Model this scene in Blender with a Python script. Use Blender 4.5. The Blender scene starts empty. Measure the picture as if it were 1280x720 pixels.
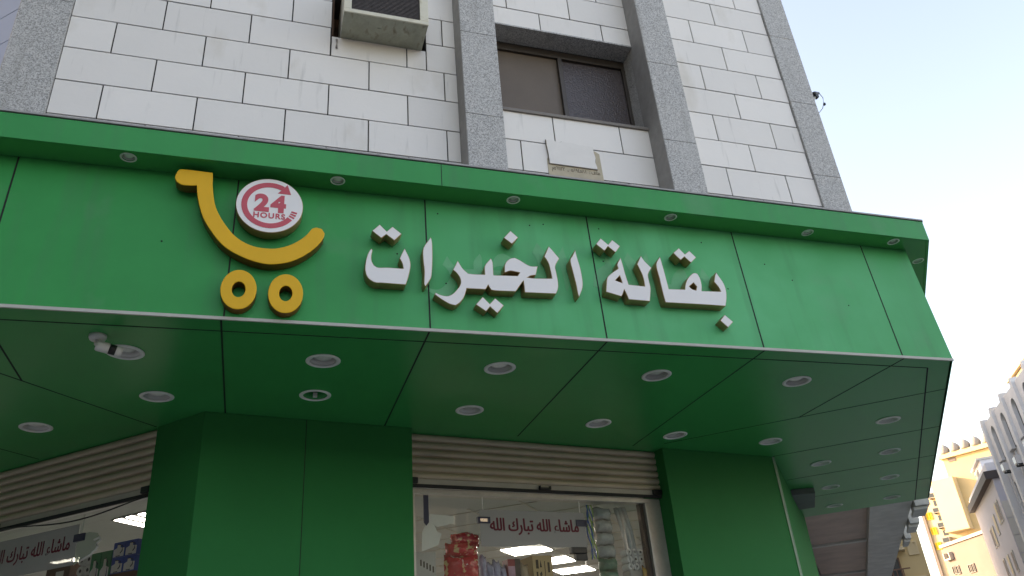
import bpy, bmesh, math, random
from mathutils import Vector, Matrix
random.seed(7)
C = bpy.data.collections.new('scene'); bpy.context.scene.collection.children.link(C)
S = bpy.context.scene
CZ = 1.6                      # eye height; heights below are measured from the eye, the ground lies at z = 0

# ------------------------------------------------------------------ camera, sky, sun, exposure
cam = bpy.data.cameras.new('camera'); cam.lens = 27.523; cam.sensor_width = 36; cam.clip_end = 3000; cam.clip_start = 0.05
co = bpy.data.objects.new('camera', cam); C.objects.link(co)
co.matrix_world = Matrix(((0.95392, -0.07154, -0.29139, 0), (-0.28985, -0.4707, -0.83332, 0), (-0.07754, 0.87939, -0.46975, CZ), (0, 0, 0, 1)))
S.camera = co
SUN_EL = math.radians(20)
SX, SY = -0.72, 0.694          # the sun stands behind the building, to the left
W_ = bpy.data.worlds.new('World'); S.world = W_; W_.use_nodes = True
nt = W_.node_tree
sky = nt.nodes.new('ShaderNodeTexSky'); sky.sky_type = 'NISHITA'; sky.sun_disc = False
sky.sun_elevation = SUN_EL; sky.sun_rotation = math.atan2(SX, SY); sky.air_density = 1.0; sky.dust_density = 1.5; sky.ozone_density = 1.0
bg = nt.nodes['Background']; bg.inputs[1].default_value = 0.12
nt.links.new(sky.outputs[0], bg.inputs[0])
sl = bpy.data.lights.new('sun', 'SUN'); sl.energy = 2.0; sl.angle = math.radians(0.5); sl.color = (1.0, 0.90, 0.74)
so = bpy.data.objects.new('sun', sl); C.objects.link(so)
so.rotation_euler = Vector((-SX * math.cos(SUN_EL), -SY * math.cos(SUN_EL), -math.sin(SUN_EL))).to_track_quat('-Z', 'Y').to_euler()
S.view_settings.view_transform = 'Standard'; S.view_settings.look = 'None'; S.view_settings.gamma = 1
S.view_settings.exposure = 2.57
S.view_settings.use_white_balance = True; S.view_settings.white_balance_temperature = 9000; S.view_settings.white_balance_tint = 20
S.cycles.max_bounces = 8; S.cycles.transparent_max_bounces = 12

# ------------------------------------------------------------------ materials
M = {}
def mat(name, col, rough=0.6, metal=0.0, var=0.0, scale=6.0, bump=0.0, bscale=40.0, island=0.0, spec=0.5, emit=None, estr=0.0, coat=0.0):
    m = bpy.data.materials.new(name); m.use_nodes = True; n = m.node_tree; p = n.nodes['Principled BSDF']
    p.inputs['Roughness'].default_value = rough; p.inputs['Metallic'].default_value = metal
    p.inputs['Specular IOR Level'].default_value = spec; p.inputs['Coat Weight'].default_value = coat
    p.inputs['Base Color'].default_value = (*col, 1)
    tc = n.nodes.new('ShaderNodeTexCoord')
    last = None
    if var:
        no = n.nodes.new('ShaderNodeTexNoise'); no.inputs['Scale'].default_value = scale; no.inputs['Detail'].default_value = 6; no.inputs['Roughness'].default_value = 0.65
        n.links.new(tc.outputs['Object'], no.inputs['Vector'])
        r = n.nodes.new('ShaderNodeMapRange'); r.inputs[1].default_value = 0.3; r.inputs[2].default_value = 0.7
        r.inputs[3].default_value = 1 - var; r.inputs[4].default_value = 1 + var * 0.6
        n.links.new(no.outputs[0], r.inputs[0]); last = r.outputs[0]
    if island:
        g = n.nodes.new('ShaderNodeNewGeometry')
        r2 = n.nodes.new('ShaderNodeMapRange'); r2.inputs[3].default_value = 1 - island; r2.inputs[4].default_value = 1 + island * 0.5
        n.links.new(g.outputs['Random Per Island'], r2.inputs[0])
        if last is None: last = r2.outputs[0]
        else:
            mm = n.nodes.new('ShaderNodeMath'); mm.operation = 'MULTIPLY'; n.links.new(last, mm.inputs[0]); n.links.new(r2.outputs[0], mm.inputs[1]); last = mm.outputs[0]
    if last is not None:
        v = n.nodes.new('ShaderNodeVectorMath'); v.operation = 'SCALE'; v.inputs[0].default_value = col
        n.links.new(last, v.inputs['Scale']); n.links.new(v.outputs[0], p.inputs['Base Color'])
    if bump:
        nb = n.nodes.new('ShaderNodeTexNoise'); nb.inputs['Scale'].default_value = bscale; nb.inputs['Detail'].default_value = 4
        n.links.new(tc.outputs['Object'], nb.inputs['Vector'])
        b = n.nodes.new('ShaderNodeBump'); b.inputs['Strength'].default_value = bump; b.inputs['Distance'].default_value = 0.02
        n.links.new(nb.outputs[0], b.inputs['Height']); n.links.new(b.outputs[0], p.inputs['Normal'])
    if emit: p.inputs['Emission Color'].default_value = (*emit, 1); p.inputs['Emission Strength'].default_value = estr
    M[name] = m; return m

def objrand(m, lo, hi):
    """each object of the kind a little lighter or darker, as lamps age"""
    n = m.node_tree; p = n.nodes['Principled BSDF']; oi = n.nodes.new('ShaderNodeObjectInfo'); r = n.nodes.new('ShaderNodeMapRange'); r.inputs[3].default_value = lo; r.inputs[4].default_value = hi
    v = n.nodes.new('ShaderNodeVectorMath'); v.operation = 'SCALE'; s = p.inputs['Base Color']; n.links.new(oi.outputs['Random'], r.inputs[0]); n.links.new(r.outputs[0], v.inputs['Scale'])
    if s.is_linked: n.links.new(s.links[0].from_socket, v.inputs[0])
    else: v.inputs[0].default_value = s.default_value[:3]
    n.links.new(v.outputs[0], s)

def tinted(m, col, lo, hi, scale, amount, stretch=(1, 1, 1)):
    """mix a second colour (stain, dust) into a material through thresholded noise"""
    n = m.node_tree; p = n.nodes['Principled BSDF']
    tc = n.nodes.new('ShaderNodeTexCoord'); mp = n.nodes.new('ShaderNodeMapping'); mp.inputs['Scale'].default_value = stretch
    no = n.nodes.new('ShaderNodeTexNoise'); no.inputs['Scale'].default_value = scale; no.inputs['Detail'].default_value = 7
    r = n.nodes.new('ShaderNodeMapRange'); r.inputs[1].default_value = lo; r.inputs[2].default_value = hi; r.inputs[4].default_value = amount
    mx = n.nodes.new('ShaderNodeMix'); mx.data_type = 'RGBA'
    n.links.new(tc.outputs['Object'], mp.inputs[0]); n.links.new(mp.outputs[0], no.inputs['Vector']); n.links.new(no.outputs[0], r.inputs[0]); n.links.new(r.outputs[0], mx.inputs[0])
    s = p.inputs['Base Color']
    if s.is_linked: n.links.new(s.links[0].from_socket, mx.inputs[6])
    else: mx.inputs[6].default_value = s.default_value
    mx.inputs[7].default_value = (*col, 1); n.links.new(mx.outputs[2], s)

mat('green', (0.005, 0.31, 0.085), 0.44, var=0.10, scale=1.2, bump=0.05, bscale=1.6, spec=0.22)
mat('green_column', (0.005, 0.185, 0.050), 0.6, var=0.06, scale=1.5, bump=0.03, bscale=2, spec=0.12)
mat('green_fascia', (0.003, 0.31, 0.080), 0.46, var=0.10, scale=1.2, bump=0.05, bscale=1.6, spec=0.18)
# chalky fading of the middle sign panels (blotchy, strongest round the lettering)
n = M['green_fascia'].node_tree; p = n.nodes['Principled BSDF']; tc = n.nodes.new('ShaderNodeTexCoord'); sx = n.nodes.new('ShaderNodeSeparateXYZ'); n.links.new(tc.outputs['Object'], sx.inputs[0])
no = n.nodes.new('ShaderNodeTexNoise'); no.inputs['Scale'].default_value = 1.7; no.inputs['Detail'].default_value = 6; n.links.new(tc.outputs['Object'], no.inputs['Vector'])
m1 = n.nodes.new('ShaderNodeMapRange'); m1.interpolation_type = 'SMOOTHSTEP'; m1.inputs[1].default_value = -1.6; m1.inputs[2].default_value = 0.3
m2 = n.nodes.new('ShaderNodeMapRange'); m2.interpolation_type = 'SMOOTHSTEP'; m2.inputs[1].default_value = 3.6; m2.inputs[2].default_value = 1.5; m2.inputs[3].default_value = 0.55; m2.inputs[4].default_value = 1.0
n.links.new(sx.outputs[0], m1.inputs[0]); n.links.new(sx.outputs[0], m2.inputs[0])
mr = n.nodes.new('ShaderNodeMapRange'); mr.inputs[1].default_value = 0.3; mr.inputs[2].default_value = 0.7; mr.inputs[3].default_value = 0.45; mr.inputs[4].default_value = 1.0; n.links.new(no.outputs[0], mr.inputs[0])
q1 = n.nodes.new('ShaderNodeMath'); q1.operation = 'MULTIPLY'; n.links.new(m1.outputs[0], q1.inputs[0]); n.links.new(m2.outputs[0], q1.inputs[1])
q2 = n.nodes.new('ShaderNodeMath'); q2.operation = 'MULTIPLY'; n.links.new(q1.outputs[0], q2.inputs[0]); n.links.new(mr.outputs[0], q2.inputs[1])
mx = n.nodes.new('ShaderNodeMix'); mx.data_type = 'RGBA'; n.links.new(q2.outputs[0], mx.inputs[0]); n.links.new(p.inputs['Base Color'].links[0].from_socket, mx.inputs[6]); mx.inputs[7].default_value = (0.072, 0.50, 0.215, 1); n.links.new(mx.outputs[2], p.inputs['Base Color'])
for k in ('green_fascia', 'green'):                         # rain streaks, dust
    tinted(M[k], (0.05, 0.20, 0.09), 0.50, 0.74, 5.0, 0.40, (1.6, 1.6, 0.10)); tinted(M[k], (0.14, 0.30, 0.18), 0.58, 0.80, 2.6, 0.35)

mat('green_soffit', (0.006, 0.31, 0.083), 0.28, var=0.06, scale=1.0, bump=0.04, bscale=1.3, spec=0.28)
mat('glue_ghost', (0.080, 0.435, 0.185), 0.55, var=0.12, scale=8)
tinted(M['green_soffit'], (0.02, 0.20, 0.055), 0.55, 0.8, 1.3, 0.4)
mat('joint', (0.008, 0.012, 0.009), 0.8)
mat('trim', (0.50, 0.475, 0.42), 0.5, metal=0.0, var=0.1, scale=8); mat('green_trim', (0.20, 0.33, 0.22), 0.5, var=0.15, scale=6)
mat('flashing', (0.36, 0.34, 0.33), 0.6, metal=0.0, var=0.25, scale=9)
mat('tile', (0.775, 0.735, 0.695), 0.55, var=0.025, scale=2.2, bump=0.03, bscale=30, island=0.07)
tinted(M['tile'], (0.42, 0.35, 0.24), 0.60, 0.78, 2.1, 0.5, (1, 1, 0.5))
tinted(M['tile'], (0.33, 0.31, 0.28), 0.63, 0.76, 9.0, 0.32, (2.4, 2.4, 0.22))
mat('side_tile_sky_tint', (0.40, 0.47, 0.60), 0.6, var=0.04, scale=2)  # blue of the skylight put into the colour of the left side wall
mat('grout', (0.035, 0.032, 0.03), 0.9)
# speckled granite
g = mat('granite', (0.30, 0.30, 0.31), 0.6, bump=0.10, bscale=120)
n = g.node_tree; p = n.nodes['Principled BSDF']
tc = n.nodes.new('ShaderNodeTexCoord'); vo = n.nodes.new('ShaderNodeTexVoronoi'); vo.inputs['Scale'].default_value = 150
n.links.new(tc.outputs['Object'], vo.inputs['Vector'])
cr = n.nodes.new('ShaderNodeValToRGB'); e = cr.color_ramp
e.elements[0].color = (0.22, 0.215, 0.205, 1); e.elements[1].color = (0.56, 0.545, 0.525, 1); e.elements[1].position = 0.9
x = e.elements.new(0.25); x.color = (0.30, 0.292, 0.28, 1); x = e.elements.new(0.5); x.color = (0.41, 0.40, 0.385, 1)
sp = n.nodes.new('ShaderNodeSeparateColor'); n.links.new(vo.outputs['Color'], sp.inputs[0]); n.links.new(sp.outputs[0], cr.inputs[0]); n.links.new(cr.outputs[0], p.inputs['Base Color'])
tinted(g, (0.50, 0.485, 0.465), 0.5, 0.72, 1.4, 0.4); tinted(g, (0.24, 0.225, 0.20), 0.58, 0.74, 4.0, 0.5, (2, 2, 0.2))
mat('granite_joint', (0.10, 0.10, 0.10), 0.9)
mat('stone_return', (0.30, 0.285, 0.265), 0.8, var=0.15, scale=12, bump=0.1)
mat('concrete', (0.30, 0.285, 0.27), 0.9, var=0.2, scale=5, bump=0.15)
mat('concrete_grey', (0.58, 0.565, 0.52), 0.9, var=0.2, scale=3, bump=0.1)
mat('brown_ceiling', (0.52, 0.40, 0.34), 0.9, var=0.18, scale=1.5, bump=0.1)
mat('window_frame', (0.07, 0.055, 0.045), 0.45, metal=0.4, var=0.1)
mat('blind', (0.125, 0.088, 0.060), 0.5, var=0.12, scale=3, bump=0.03)
f = mat('frosted', (0.078, 0.060, 0.060), 0.32, var=0.3, scale=30, bump=0.5, bscale=60)
mat('sill', (0.20, 0.175, 0.155), 0.7, var=0.15)
mat('letter_face', (0.84, 0.795, 0.765), 0.35, var=0.03, scale=3, spec=0.4)
mat('letter_edge', (0.46, 0.33, 0.17), 0.4, metal=0.3)
mat('letter_side', (0.42, 0.26, 0.12), 0.42, metal=0.45, var=0.15)
mat('gold_face', (0.86, 0.45, 0.025), 0.45, var=0.05, scale=4, spec=0.2)
mat('gold_side', (0.24, 0.095, 0.02), 0.4, metal=0.35, var=0.15)
mat('red_print', (0.62, 0.07, 0.095), 0.5)
mat('white_plastic', (0.68, 0.67, 0.65), 0.4, var=0.04)
mat('lamp_ring', (0.82, 0.81, 0.77), 0.4, var=0.05)
mat('reflector', (0.66, 0.64, 0.60), 0.35, metal=0.2)
mat('lens', (0.85, 0.82, 0.76), 0.25, var=0.15, scale=20)
objrand(M['lens'], 0.55, 1.1); objrand(M['reflector'], 0.6, 1.05); objrand(M['lamp_ring'], 0.85, 1.05)
mat('black', (0.012, 0.012, 0.013), 0.4)
mat('black_rubber', (0.02, 0.018, 0.018), 0.8)
mat('shutter', (0.52, 0.42, 0.31), 0.45, metal=0.15, var=0.10, scale=3)
tinted(M['shutter'], (0.22, 0.16, 0.11), 0.52, 0.75, 4.0, 0.4, (0.4, 0.4, 3))
mat('shutter_bar', (0.42, 0.38, 0.33), 0.5, metal=0.2, var=0.12)
mat('alu', (0.50, 0.47, 0.42), 0.4, metal=0.5, var=0.18, scale=7)
mat('chrome', (0.75, 0.75, 0.74), 0.18, metal=1.0)
mat('ceiling_tile', (0.52, 0.525, 0.53), 0.85, var=0.04)
mat('interior_wall', (0.50, 0.51, 0.52), 0.8, var=0.05)
mat('interior_floor', (0.40, 0.38, 0.35), 0.4, var=0.1)
mat('led', (0.9, 0.9, 0.9), 0.5, emit=(0.80, 0.91, 1.0), estr=4.5)
mat('red_bag', (0.55, 0.02, 0.03), 0.22, var=0.25, scale=9, bump=0.5, bscale=22)
tinted(M['red_bag'], (0.65, 0.45, 0.22), 0.56, 0.62, 16, 0.9); tinted(M['red_bag'], (0.75, 0.7, 0.7), 0.63, 0.67, 13, 0.9)
mat('lavender_bag', (0.48, 0.46, 0.60), 0.22, var=0.3, scale=10, bump=0.6, bscale=25)
tinted(M['lavender_bag'], (0.45, 0.06, 0.13), 0.57, 0.64, 7, 0.9)
mat('pink_pack', (0.45, 0.25, 0.33), 0.3, var=0.3, scale=10, bump=0.3); mat('dark_red', (0.25, 0.015, 0.03), 0.4, var=0.1)
mat('cardboard', (0.46, 0.33, 0.17), 0.8, var=0.08, scale=8); mat('brown_pack', (0.42, 0.32, 0.22), 0.5, var=0.2, scale=8); mat('ink', (0.06, 0.045, 0.03), 0.8)
mat('tissue', (0.40, 0.43, 0.43), 0.25, var=0.22, scale=14, bump=0.5, bscale=28); mat('tissue_green', (0.10, 0.24, 0.17), 0.3, var=0.4, scale=10, bump=0.3)
mat('roll_paper', (0.72, 0.72, 0.71), 0.9, var=0.05, bump=0.1); mat('roll_core', (0.10, 0.09, 0.08), 0.9)
mat('film_roll', (0.50, 0.51, 0.50), 0.22, var=0.2, scale=12, bump=0.3); mat('yellow_pack', (0.62, 0.33, 0.05), 0.4, var=0.2)
mat('net_green', (0.30, 0.50, 0.12), 0.5); mat('net_blue', (0.05, 0.14, 0.42), 0.5)
mat('blue_box', (0.04, 0.09, 0.42), 0.35, var=0.1); mat('green_box', (0.03, 0.26, 0.11), 0.35, var=0.1); mat('box_print', (0.72, 0.72, 0.75), 0.5)
mat('box_dark', (0.03, 0.03, 0.06), 0.5); mat('grey_box', (0.38, 0.37, 0.35), 0.7, var=0.1); mat('poster', (0.68, 0.67, 0.64), 0.6, var=0.05); mat('wood_brown', (0.16, 0.075, 0.045), 0.6, var=0.2)
mat('steel_shelf', (0.5, 0.5, 0.5), 0.5, metal=0.3)
mat('ac_white', (0.64, 0.60, 0.48), 0.5, var=0.10, scale=6)
tinted(M['ac_white'], (0.33, 0.22, 0.08), 0.58, 0.75, 7, 0.7)
mat('ac_bottom', (0.38, 0.385, 0.30), 0.6, metal=0.2, var=0.2, scale=9, bump=0.1)
tinted(M['ac_bottom'], (0.14, 0.09, 0.04), 0.56, 0.72, 9, 0.7, (2, 1, 0.4))
mat('ac_grille', (0.09, 0.075, 0.07), 0.7, metal=0.3, var=0.35, scale=30)
mat('rust', (0.07, 0.035, 0.02), 0.9, var=0.4, scale=12)
mat('plaque_stone', (0.76, 0.72, 0.68), 0.6, var=0.05); mat('plaque_beige', (0.47, 0.40, 0.29), 0.7, var=0.12, scale=12); mat('plaque_ink', (0.13, 0.10, 0.07), 0.8)
mat('cream', (0.60, 0.45, 0.24), 0.8, var=0.06, scale=0.4); mat('cream_pale', (0.64, 0.52, 0.33), 0.8, var=0.05, scale=0.4); mat('cream_shade', (0.58, 0.47, 0.31), 0.8, var=0.08, scale=0.5)
mat('dome_grey', (0.36, 0.33, 0.30), 0.8, var=0.1); mat('yellow_window', (0.72, 0.48, 0.02), 0.5); mat('dark_glass', (0.04, 0.045, 0.05), 0.15, var=0.2, scale=2)
mat('grey_cladding', (0.50, 0.51, 0.54), 0.7, var=0.10, scale=0.5); mat('grey_rib', (0.60, 0.61, 0.63), 0.7, var=0.08, scale=0.6)
mat('lavender_wall', (0.46, 0.45, 0.50), 0.75, var=0.06, scale=0.4); mat('slab_beige', (0.56, 0.53, 0.48), 0.75, var=0.07, scale=0.5, island=0.08); mat('parapet_dark', (0.05, 0.04, 0.04), 0.7)
mat('unseen_street_front', (0.16, 0.15, 0.135), 0.85, var=0.15, scale=0.5); mat('pale_block', (0.66, 0.66, 0.70), 0.8, var=0.05); mat('box_grey', (0.14, 0.145, 0.14), 0.7, var=0.1); mat('mauve', (0.21, 0.17, 0.155), 0.8, var=0.08, scale=0.5); mat('terracotta', (0.40, 0.17, 0.12), 0.8)
mat('asphalt', (0.23, 0.225, 0.22), 0.9, var=0.25, scale=3, bump=0.2); mat('paving', (0.36, 0.35, 0.33), 0.85, var=0.15, scale=3); mat('earth', (0.22, 0.21, 0.185), 0.95, var=0.15, scale=0.05)
mat('road_paint', (0.7, 0.7, 0.68), 0.7); mat('kerb', (0.4, 0.39, 0.37), 0.85, var=0.1)

def glass(name, tint, alpha, rough=0.02, col=(1, 1, 1)):
    m = bpy.data.materials.new(name); m.use_nodes = True; n = m.node_tree; n.nodes.clear()
    o = n.nodes.new('ShaderNodeOutputMaterial'); t = n.nodes.new('ShaderNodeBsdfTransparent'); t.inputs[0].default_value = (*tint, 1)
    gl = n.nodes.new('ShaderNodeBsdfGlossy'); gl.inputs['Roughness'].default_value = rough
    fr = n.nodes.new('ShaderNodeFresnel'); fr.inputs[0].default_value = 1.45
    mx = n.nodes.new('ShaderNodeMixShader'); ge = n.nodes.new('ShaderNodeNewGeometry'); iv = n.nodes.new('ShaderNodeMath'); iv.operation = 'SUBTRACT'; iv.inputs[0].default_value = 1; n.links.new(ge.outputs['Backfacing'], iv.inputs[1])
    mu = n.nodes.new('ShaderNodeMath'); mu.operation = 'MULTIPLY'; n.links.new(fr.outputs[0], mu.inputs[0]); n.links.new(iv.outputs[0], mu.inputs[1])
    n.links.new(mu.outputs[0], mx.inputs[0]); n.links.new(t.outputs[0], mx.inputs[1]); n.links.new(gl.outputs[0], mx.inputs[2])
    last = mx
    if alpha:
        d = n.nodes.new('ShaderNodeBsdfDiffuse'); d.inputs[0].default_value = (*col, 1)
        m2 = n.nodes.new('ShaderNodeMixShader'); m2.inputs[0].default_value = alpha
        n.links.new(mx.outputs[0], m2.inputs[1]); n.links.new(d.outputs[0], m2.inputs[2]); last = m2
    n.links.new(last.outputs[0], o.inputs[0]); M[name] = m
glass('glass', (0.95, 0.965, 0.95), 0.0)
glass('film', (0.9, 0.9, 0.88), 0.78, 0.2, (0.40, 0.385, 0.37))
glass('film_green', (0.9, 0.92, 0.85), 0.82, 0.2, (0.42, 0.44, 0.36))
glass('clear_plastic', (0.85, 0.87, 0.88), 0.35, 0.1, (0.6, 0.62, 0.63))

# ------------------------------------------------------------------ builders
class MB:
    """collects shapes, then links them as ONE mesh object; heights count from the eye unless local"""
    def __init__(s, local=False): s.bm = bmesh.new(); s.dz = 0 if local else CZ; s.smooth = False
    def v(s, p): return s.bm.verts.new((p[0], p[1], p[2] + s.dz))
    def face(s, pts, mi=0):
        f = s.bm.faces.new([s.v(p) for p in pts]); f.material_index = mi; return f
    def prism(s, poly, z0, z1, mi=0):                      # plan polygon [(x, y)], heights z0..z1
        lo = [s.v((x, y, z0)) for x, y in poly]; hi = [s.v((x, y, z1)) for x, y in poly]; k = len(poly)
        fs = [s.bm.faces.new(lo[::-1]), s.bm.faces.new(hi)] + [s.bm.faces.new((lo[i], lo[(i + 1) % k], hi[(i + 1) % k], hi[i])) for i in range(k)]
        for f in fs: f.material_index = mi
    def box(s, x0, x1, y0, y1, z0, z1, mi=0): s.prism([(x0, y0), (x1, y0), (x1, y1), (x0, y1)], z0, z1, mi)
    def loft(s, a, b, mi=0):                               # two equal loops of 3-D points, closed
        A = [s.v(q) for q in a]; B = [s.v(q) for q in b]; k = len(a)
        fs = [s.bm.faces.new(A[::-1]), s.bm.faces.new(B)] + [s.bm.faces.new((A[i], A[(i + 1) % k], B[(i + 1) % k], B[i])) for i in range(k)]
        for f in fs: f.material_index = mi
    def tube(s, pts, r, seg=8, mi=0):
        pts = [Vector(q) for q in pts]; rings = []
        for i, q in enumerate(pts):
            d = (pts[min(i + 1, len(pts) - 1)] - pts[max(i - 1, 0)]).normalized()
            u = d.cross(Vector((0, 0, 1)));
            if u.length < 1e-3: u = d.cross(Vector((0, 1, 0)))
            u.normalize(); w = d.cross(u); rr = r[i] if isinstance(r, (list, tuple)) else r
            rings.append([s.v(q + (u * math.cos(a) + w * math.sin(a)) * rr) for a in [2 * math.pi * k / seg for k in range(seg)]])
        for a, b in zip(rings, rings[1:]):
            for k in range(seg):
                f = s.bm.faces.new((a[k], a[(k + 1) % seg], b[(k + 1) % seg], b[k])); f.material_index = mi; f.smooth = True
        for ring in (rings[0][::-1], rings[-1]): f = s.bm.faces.new(ring); f.material_index = mi
    def lathe(s, prof, c=(0, 0, 0), seg=28, mi=0, axis='z', closed=False):    # profile [(r, h)] about an axis through c
        rings = []
        for r, h in prof:
            ring = []
            for k in range(seg):
                a = 2 * math.pi * k / seg; p, q = r * math.cos(a), r * math.sin(a)
                ring.append(s.v((c[0] + p, c[1] + q, c[2] + h)) if axis == 'z' else s.v((c[0] + p, c[1] + h, c[2] + q)))
            rings.append(ring)
        pr = list(zip(rings, rings[1:]))
        if closed: pr.append((rings[-1], rings[0]))
        for a, b in pr:
            for k in range(seg):
                f = s.bm.faces.new((a[k], a[(k + 1) % seg], b[(k + 1) % seg], b[k])); f.material_index = mi; f.smooth = True
        if not closed:
            for ring in (rings[0][::-1], rings[-1]): f = s.bm.faces.new(ring); f.material_index = mi
    def build(s, name, mats, parent=None, bevel=0.0):
        bmesh.ops.recalc_face_normals(s.bm, faces=s.bm.faces)
        me = bpy.data.meshes.new(name); s.bm.to_mesh(me); s.bm.free()
        for q in (mats if isinstance(mats, (list, tuple)) else [mats]): me.materials.append(M[q])
        o = bpy.data.objects.new(name, me); C.objects.link(o)
        if parent is not None:
            o.parent = parent
            t = Vector((0, 0, 0)); r = parent
            while r is not None: t += r.location; r = r.parent
            if not s.dz == 0: me.transform(Matrix.Translation(-t))
        if bevel:
            b = o.modifiers.new('edge', 'BEVEL'); b.width = bevel; b.segments = 2; b.limit_method = 'ANGLE'; b.angle_limit = math.radians(40)
        return o

def thing(name, label, cat, loc=(0, 0, 0), group=None):    # an Empty at the thing's base; loc is a world point
    o = bpy.data.objects.new(name, None); C.objects.link(o); o.location = loc; o.empty_display_size = 0.1
    o['label'] = label; o['category'] = cat
    if group: o['group'] = group
    return o
def tag(o, label, cat, group=None):
    o['label'] = label; o['category'] = cat
    if group: o['group'] = group
    return o
def struct(o): o['kind'] = 'structure'; return o
def copy_thing(src, loc, label):
    def rec(o, par):
        c = o.copy(); C.objects.link(c); c.parent = par
        for ch in [k for k in C.objects if k.parent == o]: rec(ch, c)
        return c
    c = rec(src, None); c.location = loc; c['label'] = label; return c

class Frame:
    """a wall: s runs along it, d outward from it, z up from the eye"""
    def __init__(f, o, t, n): f.o, f.t, f.n = Vector((o[0], o[1])), Vector(t).normalized(), Vector(n).normalized()
    def xy(f, s, d=0): q = f.o + f.t * s + f.n * d; return (q.x, q.y)
    def p(f, s, z, d=0): q = f.xy(s, d); return (q[0], q[1], z)
    def box(f, mb, s0, s1, z0, z1, d0, d1, mi=0): mb.prism([f.xy(s0, d0), f.xy(s1, d0), f.xy(s1, d1), f.xy(s0, d1)], z0, z1, mi)
    def poly(f, mb, pts, d0, d1, mi=0): mb.loft([f.p(s, z, d0) for s, z in pts], [f.p(s, z, d1) for s, z in pts], mi)
class ScaledFrame(Frame):
    def __init__(f, o, t, n, k): super().__init__((o[0] * k, o[1] * k), t, n); f.k = k
    def xy(f, s, d=0): q = f.o + f.t * s * f.k + f.n * d * f.k; return (q.x, q.y)
    def p(f, s, z, d=0): q = f.xy(s, d); return (q[0], q[1], z * f.k)
    def box(f, mb, s0, s1, z0, z1, d0, d1, mi=0): mb.prism([f.xy(s0, d0), f.xy(s1, d0), f.xy(s1, d1), f.xy(s0, d1)], z0 * f.k, z1 * f.k, mi)
FW = Frame((-0.396, 5.645), (0.9845, 0.1753), (0.1753, -0.9845))     # shop wall on the corner
FL = Frame((-0.733, 6.016), (-0.737, 0.676), (-0.676, -0.737))       # shop wall on the left street
FR = Frame((4.921, 6.592), (0.644, 0.765), (0.765, -0.644))          # shop wall on the right street
FU = Frame((0, 4.68), (1, 0), (0, -1))                               # tiled upper wall on the corner

def line_x(p, d, q, e):                                    # where two plan lines meet
    p, d, q, e = (Vector(k) for k in (p, d, q, e)); k = d.x * e.y - d.y * e.x
    t = ((q - p).x * e.y - (q - p).y * e.x) / k; r = p + d * t; return (r.x, r.y)

def smooth_loop(pts, sub=4, lim=38):
    k = len(pts); V = [Vector(p) for p in pts]; corner = []
    for i in range(k):
        a, b = V[i] - V[i - 1], V[(i + 1) % k] - V[i]
        corner.append(abs(a.angle_signed(b, 0)) > math.radians(lim))
    out = []
    for i in range(k):
        p1, p2 = V[i], V[(i + 1) % k]
        p0 = V[i - 1] if not corner[i] else p1 * 2 - p2
        p3 = V[(i + 2) % k] if not corner[(i + 1) % k] else p2 * 2 - p1
        for j in range(sub):
            t = j / sub
            out.append(tuple(0.5 * (2 * p1 + (p2 - p0) * t + (2 * p0 - 5 * p1 + 4 * p2 - p3) * t * t + (3 * p1 - p0 - 3 * p2 + p3) * t ** 3)))
    return out

def curve_mesh(loops, depth, bevel=0.0, text=None, size=1.0, weight=0.0, align='CENTER', spacing=1.0):
    """filled outline (loops of 2-D points) or lettering, as a plain mesh lying in x-y, extruded +-depth/2 in z"""
    if text is None:
        c = bpy.data.curves.new('tmp', 'CURVE'); c.dimensions = '2D'; c.fill_mode = 'BOTH'
        for lp in loops:
            sp = c.splines.new('POLY'); sp.points.add(len(lp) - 1); sp.use_cyclic_u = True
            for q, (a, b) in zip(sp.points, lp): q.co = (a, b, 0, 1)
    else:
        c = bpy.data.curves.new('tmp', 'FONT'); c.body = text; c.size = size; c.offset = weight; c.align_x = align; c.space_character = spacing
    c.extrude = depth / 2; c.bevel_depth = bevel; c.bevel_resolution = 1
    if bevel: c.offset = -bevel
    o = bpy.data.objects.new('tmp', c); C.objects.link(o)
    dg = bpy.context.evaluated_depsgraph_get(); dg.update()
    me = bpy.data.meshes.new_from_object(o.evaluated_get(dg))
    C.objects.unlink(o); bpy.data.objects.remove(o); bpy.data.curves.remove(c); me.materials.clear()
    return me
def place_mesh(me, name, mats, parent, mtx, by_normal=False):
    if by_normal:                                          # front, bevelled edge, sides
        for f in me.polygons: f.material_index = 0 if f.normal.z > 0.95 else (1 if f.normal.z > 0.25 else 2)
    for q in mats: me.materials.append(M[q])
    if by_normal is False:
        for f in me.polygons: f.material_index = 0
    me.name = name
    t = Vector((0, 0, 0)); r = parent
    while r is not None: t += r.location; r = r.parent
    me.transform(Matrix.Translation(-t) @ mtx)
    o = bpy.data.objects.new(name, me); C.objects.link(o)
    if parent is not None: o.parent = parent
    return o
def wall_mtx(frame, s, z, d):                              # x -> along the wall, y -> up, z -> outward
    q = frame.xy(s, d); t, n_ = frame.t, frame.n
    return Matrix(((t.x, 0, n_.x, q[0]), (t.y, 0, n_.y, q[1]), (0, 1, 0, z + CZ), (0, 0, 0, 1)))
def circle(cx, cy, rx, ry=None, k=40, rev=False):
    ry = ry or rx; L = [(cx + rx * math.cos(2 * math.pi * i / k), cy + ry * math.sin(2 * math.pi * i / k)) for i in range(k)]
    return L[::-1] if rev else L


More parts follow.
